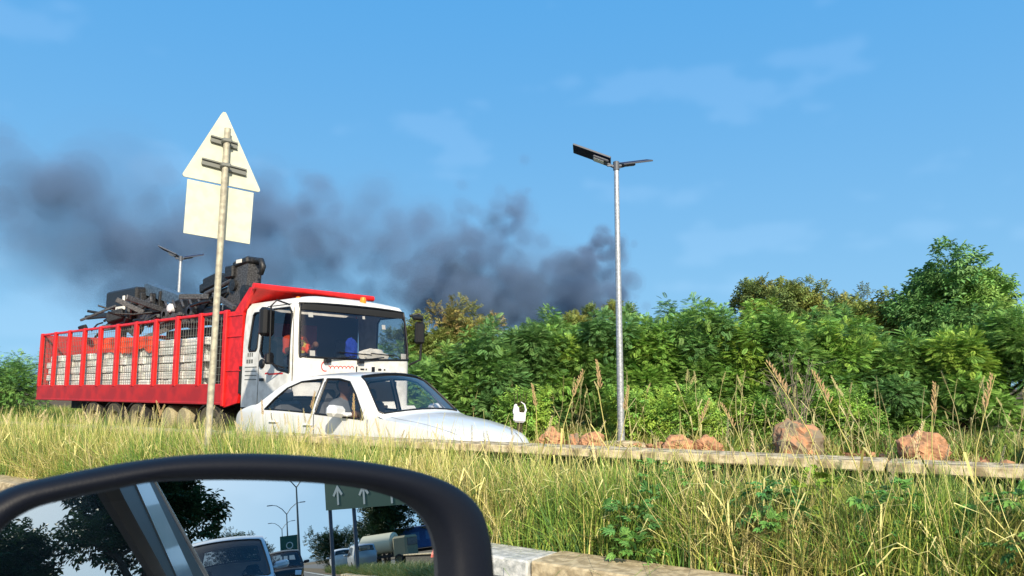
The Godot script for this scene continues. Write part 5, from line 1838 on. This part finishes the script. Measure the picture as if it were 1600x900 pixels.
# ---------------------------------------------------------------- the car the picture is taken from
func own_car() -> void:
	var mc := Vector3(-0.125, 1.213, -0.445)
	var ux := Vector3(0.803, 0, -0.596)
	var uz := Vector3(0.593, 0.111, 0.798).normalized()
	var uy := uz.cross(ux).normalized()
	ux = uy.cross(uz).normalized()
	var t := thing("observer_car", "dark-mirrored white car in the foreground, its black wing mirror filling the lower edge", "car", ROAD)
	var inv := ROAD.affine_inverse() * Transform3D(Basis(ux, uy, uz), mc)
	var outer := smooth([[-148.4, -20.8], [-150.0, 11.0], [-146.5, 31.0], [-133.5, 41.0], [-114.1, 45.4], [-88.6, 49.3], [-71.4, 51.2], [-52.4, 52.4], [-27.1, 52.2], [0.1, 50.4], [31.5, 46.8], [61.0, 41.8], [87.9, 35.5], [111.5, 27.1], [128.4, 16.9], [139.4, 4.4], [144.5, -12.5], [145.8, -28.9], [145.3, -48.9], [142.2, -75.8], [135.4, -97.3], [117.4, -111.8], [72.6, -108.5], [-49.3, -81.3], [-110.7, -60.1], [-139.0, -44.1]], 4, true)
	var glass := smooth([[-138.6, -19.7], [-139.5, 3.0], [-135.5, 20.0], [-124.0, 29.3], [-108.1, 33.3], [-88.1, 36.2], [-78.5, 37.7], [-69.4, 38.7], [-52.1, 38.4], [-28.7, 37.1], [0.1, 34.5], [27.2, 31.1], [51.9, 26.3], [73.5, 19.3], [89.1, 10.2], [98.8, -1.6], [103.2, -15.7], [103.8, -31.2], [102.7, -50.0], [101.7, -68.4], [95.7, -85.5], [73.4, -89.8], [-17.5, -72.6], [-49.7, -66.5], [-106.5, -50.5], [-131.3, -37.1]], 4, true)
	var n := outer.size()
	var cen := Vector2(10, -25)
	# rings from the glass edge over the rim and round the back of the housing: [share outward, depth, scale]
	var rings := [[0.0, -0.016, 1.0], [0.02, -0.014, 1.0], [0.10, -0.004, 1.0], [0.30, 0.001, 1.0], [0.62, 0.001, 1.0], [0.85, -0.003, 1.0], [0.96, -0.009, 1.0], [1.0, -0.018, 1.0], [1.0, -0.045, 0.99], [1.0, -0.075, 0.94], [1.0, -0.095, 0.82], [1.0, -0.108, 0.6], [1.0, -0.113, 0.3], [1.0, -0.114, 0.001]]
	var P := []
	for g in rings:
		var ring := []
		for k in n:
			var q: Vector2 = glass[k].lerp(outer[k], g[0])
			q = cen + (q - cen) * g[2]
			ring.append(Vector3(q.x * 0.001, q.y * 0.001, g[1]))
		P.append(ring)
	var N := []
	for j in rings.size():
		var nr := []
		for k in n:
			var du: Vector3 = P[j][(k + 1) % n] - P[j][posmod(k - 1, n)]
			var dv: Vector3 = P[mini(j + 1, rings.size() - 1)][k] - P[maxi(j - 1, 0)][k]
			var m := du.cross(dv).normalized()
			nr.append(m)
		N.append(nr)
	# make the normals point outward: the rim faces the driver
	var sgn := 1.0 if N[3][10].z > 0 else -1.0
	var hb := MB.new()
	for j in rings.size() - 1:
		for k in n:
			var k2 := (k + 1) % n
			hb.t(P[j][k], P[j + 1][k], P[j + 1][k2], N[j][k] * sgn, N[j + 1][k] * sgn, N[j + 1][k2] * sgn)
			hb.t(P[j][k], P[j + 1][k2], P[j][k2], N[j][k] * sgn, N[j + 1][k2] * sgn, N[j][k2] * sgn)
	var house := put("wing_mirror", hb, M.housing, t, inv)
	var gb := MB.new()
	var gl := []
	for q in glass:
		gl.append(cen + (q - cen) * 1.012)
	var pvv := PackedVector2Array()
	for q in gl:
		pvv.append(q * 0.001)
	var ix := Geometry2D.triangulate_polygon(pvv)
	for k in range(0, ix.size(), 3):
		gb.flat(Vector3(pvv[ix[k]].x, pvv[ix[k]].y, 0), Vector3(pvv[ix[k + 1]].x, pvv[ix[k + 1]].y, 0), Vector3(pvv[ix[k + 2]].x, pvv[ix[k + 2]].y, 0), Vector3.BACK)
	put("mirror_glass", gb, M.mirror, house, at(0, 0, -0.0148))
	var mt := MB.new()
	tube(mt, [inv * Vector3(-0.10, -0.055, -0.06), inv * Vector3(-0.13, -0.10, -0.07), Vector3(-0.33, 0.96, -0.12), Vector3(-0.33, 0.95, -0.02)], [0.035, 0.032, 0.035, 0.04], 12)
	put("mirror_arm", mt, M.housing, t)
	# the right flank behind the camera, as the mirror sees it
	var z0 := 0.035
	var lean := func(z: float) -> Transform3D: return Transform3D(Basis(Vector3.RIGHT, Vector3(0, 1, 0.10), Vector3.BACK), Vector3(0, 0, z - 0.10 * 1.22))
	var fl := MB.new()
	prism(fl, [[-0.5, 0.95], [0.3, 0.98], [1.4, 1.02], [3.3, 1.06], [3.8, 1.0], [3.85, 0.45], [3.2, 0.42], [3.15, 0.62], [2.95, 0.75], [2.65, 0.75], [2.45, 0.62], [2.4, 0.40], [-0.5, 0.38]], lean.call(z0 + 0.015), 0.05)
	put("door_panel", fl, M.white_paint, t)
	fl = MB.new()
	prism(fl, [[0.30, 1.70], [1.23, 1.395], [1.84, 1.225], [2.35, 1.06], [2.58, 1.06], [2.06, 1.228], [1.40, 1.445], [0.45, 1.75]], lean.call(z0), 0.05)
	put("window_frame", fl, M.black, t)
	fl = MB.new()
	prism(fl, [[0.45, 1.752], [1.402, 1.447], [2.062, 1.230], [2.585, 1.062], [3.17, 1.062], [2.62, 1.230], [1.68, 1.475], [0.75, 1.765]], lean.call(z0 - 0.004), 0.05)
	put("roof_pillar", fl, M.white_paint, t)
	fl = MB.new()
	prism(fl, [[0.76, 1.767], [1.682, 1.477], [2.622, 1.232], [3.18, 1.064], [3.72, 1.064], [3.32, 1.200], [1.78, 1.495], [0.86, 1.78]], lean.call(z0), 0.05)
	put("rear_trim", fl, M.black, t)
	fl = MB.new()
	var lz: Transform3D = lean.call(z0 - 0.02)
	tube(fl, [lz * Vector3(0.86, 1.79, 0), lz * Vector3(1.80, 1.50, 0), lz * Vector3(3.54, 1.20, 0), lz * Vector3(3.9, 1.10, 0)], [0.010], 8)
	put("chrome_strip", fl, M.chrome, t)
	fl = MB.new()
	prism(fl, [[0.2, 0.99], [2.5, 1.05], [1.80, 1.222], [1.20, 1.39], [0.30, 1.66]], lean.call(z0 + 0.004), 0.006)
	put("rear_door_glass", fl, M.dull_glass, t)
	wheel(t, at(2.8, 0.34, z0 + 0.12), 0.34, 0.22, M.rubber, M.silver_paint)

# ---------------------------------------------------------------- the road behind, seen in the mirror
func bk(D: float, L: float, y := 0.0) -> Vector3:   # metres behind the mirror, metres towards the opposing side
	return road(-0.822 + D, y, -0.29 - L)

func twin_arm_lamp(pos: Vector3, h: float, label: String) -> void:
	var t := thing("twin_arm_lamp", label, "street lamp", Transform3D(ROAD.basis, pos), "tall twin-arm street lamps down the road behind")
	var p := MB.new()
	lathe(p, Transform3D.IDENTITY, [Vector2(0.0, h), Vector2(0.06, h), Vector2(0.13, 0)], 12)
	put("pole", p, M.rail_grey, t)
	for s in [-1.0, 1.0]:
		p = MB.new()
		tube(p, [Vector3(0, h - 0.1, 0), Vector3(0, h + 0.55, 0.5 * s), Vector3(0, h + 1.0, 1.1 * s), Vector3(0, h + 1.12, 1.6 * s)], [0.05, 0.045, 0.04, 0.035], 8)
		var arm := put("arm", p, M.rail_grey, t)
		p = MB.new()
		box(p, at(0, h + 1.12, 1.9 * s), Vector3(0.24, 0.10, 0.7), 0.04)
		put("lamp_head", p, M.lamp_grey, arm)

func behind() -> void:
	twin_arm_lamp(bk(70, 2.25), 7.4, "nearest tall twin-arm lamp reflected in the mirror")
	twin_arm_lamp(bk(100, 1.95), 7.0, "second tall twin-arm lamp reflected in the mirror")
	twin_arm_lamp(bk(142, 1.9), 7.0, "third twin-arm lamp, faint, reflected in the mirror")
	# green direction sign on two posts
	var a := bk(52, 3.45, 0)
	var b := bk(38.5, 13.5, 0)
	var ax := (b - a).normalized()
	var S := Transform3D(Basis(ax, Vector3.UP, ax.cross(Vector3.UP)), a)
	var t := thing("direction_sign", "large green direction sign with white arrows on two posts, seen in the mirror", "road sign", S)
	var W := (b - a).length()
	var face := bk(0, 3) - a
	var fz := 1.0 if S.basis.z.dot(face) > 0 else -1.0
	var p := MB.new()
	prism(p, [[0.0, 4.10], [W, 2.9], [W, 6.6], [0.0, 6.6]], Transform3D.IDENTITY, 0.08)
	put("sign_panel", p, M.sign_green, t)
	for k in 3:
		var x := 1.2 + k * 2.35
		var y := 4.85 - k * 0.25
		p = MB.new()
		prism(p, [[x - 0.08, y - 0.55], [x + 0.08, y - 0.55], [x + 0.08, y + 0.30], [x + 0.32, y - 0.02], [x + 0.46, y + 0.08], [x, y + 0.68], [x - 0.46, y + 0.08], [x - 0.32, y - 0.02], [x - 0.08, y + 0.30]], at(0, 0, fz * 0.05), 0.02)
		put("arrow", p, M.line, t)
	for x in [0.15, 2.35]:
		p = MB.new()
		tube(p, [Vector3(x, 0, -fz * 0.16), Vector3(x, 5.6, -fz * 0.16)], [0.12], 12)
		put("post", p, M.lamp_grey, t)
	# small green board
	t = thing("direction_board", "small square green board below the twin-arm lamps, seen in the mirror", "road sign", Transform3D(Basis(Vector3.UP, deg_to_rad(-34.0 - 90.0)), bk(84, 1.8)))
	p = MB.new()
	box(p, at(0, 2.95, 0), Vector3(1.8, 1.9, 0.06), 0.02)
	put("sign_panel", p, M.sign_green, t)
	p = MB.new()
	var ring := []
	for k in 17:
		ring.append(Vector3(0.30 * cos(TAU * k / 16), 2.95 + 0.30 * sin(TAU * k / 16), 0.04))
	tube(p, ring, [0.05], 6, false)
	for k in ring.size():
		ring[k].z = -0.04
	tube(p, ring, [0.05], 6, false)
	put("roundabout_symbol", p, M.line, t)
	p = MB.new()
	for x in [-0.7, 0.7]:
		tube(p, [Vector3(x, 0, 0), Vector3(x, 2.1, 0)], [0.06], 8)
	put("post", p, M.lamp_grey, t)
	# trees behind
	var deep := [Color(0.025, 0.06, 0.022), Color(0.035, 0.075, 0.025)]
	var V := [
		[36, -5.0, 3.4, 8.6, "large dark tree over the roadside behind the observer's car", 5200, 1.4],
		[48, -15.0, 4.0, 3.6, "dark tree farther from the road behind the observer's car", 4200, 1.2],
		[34, -11.0, 4.0, 3.4, "dense dark bushy tree seen through the observer's rear window", 3600, 0.4],
		[70, 9.5, 3.2, 6.6, "dark tree beyond the green sign's posts", 2600, 1.6],
		[72, 15.5, 3.6, 7.4, "taller dark tree above the blue lorry", 3000, 1.6],
		[62, 21.0, 4.0, 7.4, "spreading tree right above the reflected blue lorry", 3000, 1.4],
		[110, 7.5, 4.0, 4.2, "low distant bush behind the reflected small cars", 1500, 0.3],
		[105, 12.5, 4.0, 4.6, "low distant bush behind the cream tanker", 1500, 0.3],
		[120, -5.0, 5.0, 6.0, "distant dark tree beside the reflected van", 1800, 0.6],
		[150, -2.5, 4.0, 5.2, "farthest dark bush at the end of the road behind", 1200, 0.4]]
	for k in V.size():
		var e: Array = V[k]
		var P := bk(e[0], e[1])
		bush("dark_tree", e[4], "tree", "trees along the road behind", P.x, P.z, e[2], e[3], SPRIG, 0.75, deep, e[5], 600 + k, 2, e[6])
	# vehicles
	var suv := {
		"edge": [[0.05, 0.40], [0.0, 0.9], [0.06, 1.30], [0.18, 1.68], [0.55, 1.79], [1.4, 1.83], [2.35, 1.81], [2.62, 1.74], [3.0, 1.40], [3.40, 1.03], [3.55, 1.00], [4.0, 0.96], [4.35, 0.92], [4.46, 0.70], [4.46, 0.40]],
		"half": 0.9, "belt": 1.12, "tumble": 0.22, "wheels": [0.85, 3.6], "wheel_r": 0.36,
		"windows": [[[0.35, 1.18], [0.45, 1.62], [1.10, 1.70], [1.10, 1.16]], [[1.20, 1.16], [1.20, 1.70], [2.00, 1.70], [2.00, 1.14]], [[2.08, 1.14], [2.08, 1.70], [2.50, 1.68], [2.98, 1.22], [2.95, 1.10]]],
		"screen": [2.64, 3.38], "rear": [0.07, 0.17], "paint": M.white_paint, "glass": M.tint, "seat": M.interior, "seat_x": 2.2, "mirror": [2.8, 1.16],
		"seams": [[[1.15, 0.5], [1.15, 1.75]], [[2.04, 0.5], [2.04, 1.75]]], "handles": [[1.3, 1.02], [2.2, 1.02]]}
	# following traffic faces the way the observer travels
	var fwd := Basis(Vector3.UP, deg_to_rad(-34.0) + PI)
	var c := thing("white_van_behind", "pale van with a dark windscreen following close behind, seen in the mirror", "van", Transform3D(fwd, bk(19.5, -0.02)))
	make_car(c, suv)
	c.position = bk(15.2 + 4.4, 0.0 - 0.0)
	c.transform = Transform3D(fwd, bk(19.4, -0.85) + fwd.z * 0.9)
	suv.paint = M.dark_paint
	var d := thing("dark_car_behind", "dark car farther back in the next lane, seen in the mirror", "car", Transform3D(fwd, bk(44, 0.6) + fwd.z * 0.9))
	make_car(d, suv)
	suv.paint = M.white_paint
	var opp := ROAD.basis
	var e1 := thing("white_car_opposite", "farther small white car on the opposing road, seen in the mirror", "car", Transform3D(opp, bk(72, 5.0)), "small cars reflected on the opposing road")
	make_car(e1, suv)
	suv.paint = M.silver_paint
	var e2 := thing("silver_car_opposite", "nearer silver car between the green sign's posts, seen in the mirror", "car", Transform3D(opp, bk(56, 5.2)), "small cars reflected on the opposing road")
	make_car(e2, suv)
	# blue covered lorry and cream tanker
	t = thing("blue_lorry", "lorry with a blue covered load body, seen in the mirror", "lorry", Transform3D(Basis(Vector3.UP, deg_to_rad(-34.0 - 58.0)), bk(72, 12.8)))
	p = MB.new()
	box(p, at(0, 1.95, 0), Vector3(4.6, 1.9, 2.2), 0.08)
	var cover := put("load_cover", p, M.cover_blue, t)
	p = MB.new()
	for k in 3:
		box(p, at(-1.4 + k * 1.4, 2.05, 1.105), Vector3(0.8, 0.7, 0.02), 0.004)
		box(p, at(-1.4 + k * 1.4, 2.05, -1.105), Vector3(0.8, 0.7, 0.02), 0.004)
	put("printed_patch", p, flat_mat(Color(0.30, 0.52, 0.74), 0.6), cover)
	p = MB.new()
	box(p, at(-3.2, 1.45, 0), Vector3(1.5, 1.7, 2.1), 0.15)
	put("cab", p, M.cream, t)
	p = MB.new()
	box(p, at(-3.90, 1.75, 0), Vector3(0.14, 0.7, 1.8), 0.04)
	put("windscreen", p, M.panel, t)
	p = MB.new()
	box(p, at(-0.6, 0.85, 0), Vector3(6.4, 0.25, 1.0))
	put("chassis", p, M.chassis, t)
	for x in [-3.0, 1.2]:
		for z in [-0.95, 0.95]:
			wheel(t, at(x, 0.45, z), 0.45, 0.28, M.rubber, M.rim, true)
	t = thing("cream_tanker", "cream tanker lorry waiting beside the blue lorry, seen in the mirror", "lorry", Transform3D(Basis(Vector3.UP, deg_to_rad(-34.0 - 50.0)), bk(66, 8.4)))
	p = MB.new()
	lathe(p, Transform3D(Basis(Vector3.BACK, PI / 2), Vector3(0, 1.75, 0)), [Vector2(0, -1.6), Vector2(0.6, -1.55), Vector2(0.78, -1.4), Vector2(0.78, 1.4), Vector2(0.6, 1.55), Vector2(0, 1.6)], 22)
	put("tank", p, M.cream, t)
	p = MB.new()
	box(p, at(-2.4, 1.35, 0), Vector3(1.3, 1.6, 1.9), 0.15)
	put("cab", p, M.tank, t)
	p = MB.new()
	box(p, at(-3.0, 1.65, 0), Vector3(0.14, 0.6, 1.6), 0.04)
	put("windscreen", p, M.panel, t)
	p = MB.new()
	box(p, at(-0.4, 0.75, 0), Vector3(4.8, 0.22, 0.9))
	put("chassis", p, M.chassis, t)
	for x in [-2.3, 0.9]:
		for z in [-0.85, 0.85]:
			wheel(t, at(x, 0.42, z), 0.42, 0.26, M.rubber, M.rim, true)
	# traffic drum with a white top
	t = thing("traffic_drum", "orange traffic drum with a white top standing on the wall, seen in the mirror", "traffic drum", at(bk(30, 6.1).x, 0.73, bk(30, 6.1).z))
	t.set_meta("label", "orange traffic drum with a white top beside the wall, seen in the mirror")
	p = MB.new()
	lathe(p, Transform3D.IDENTITY, [Vector2(0.42, 0), Vector2(0.40, 0.1), Vector2(0.24, 0.42), Vector2(0.15, 0.55)], 18)
	put("drum", p, M.cone_orange, t)
	p = MB.new()
	lathe(p, Transform3D.IDENTITY, [Vector2(0.15, 0.55), Vector2(0.12, 0.75), Vector2(0.0, 0.78)], 18)
	put("cap", p, M.line, t)
	# median grass on along the road behind
	var r := RandomNumberGenerator.new()
	r.seed = 5
	var tm := tuft_mesh(4, 9, 0.5, 0.012)
	var xfs := []
	var cols := []
	for k in 3000:
		xfs.append(Transform3D(Basis(Vector3.UP, r.randf() * TAU) * Basis.from_scale(Vector3(1.4, r.randf_range(0.4, 0.9), 1.4)), road(3.0 + pow(r.randf(), 1.5) * 75.0, 0.0, r.randf_range(-5.1, -6.4))))
		cols.append(Color(0.16, 0.24, 0.06) if r.randf() < 0.6 else Color(0.36, 0.34, 0.12))
	var g := put_multi("grass_behind", multimesh(tm, xfs, cols), M.grass, self)
	g.set_meta("kind", "stuff")
	tag(g, "median grass running on along the road behind the observer's car", "grass")

func _ready() -> void:
	camera_and_light()
	make_materials()
	setting()
	truck()
	white_sedan()
	lamps_and_sign()
	boulders()
	strewn_stones()
	scrub()
	grass()
	smoke()
	own_car()
	behind()
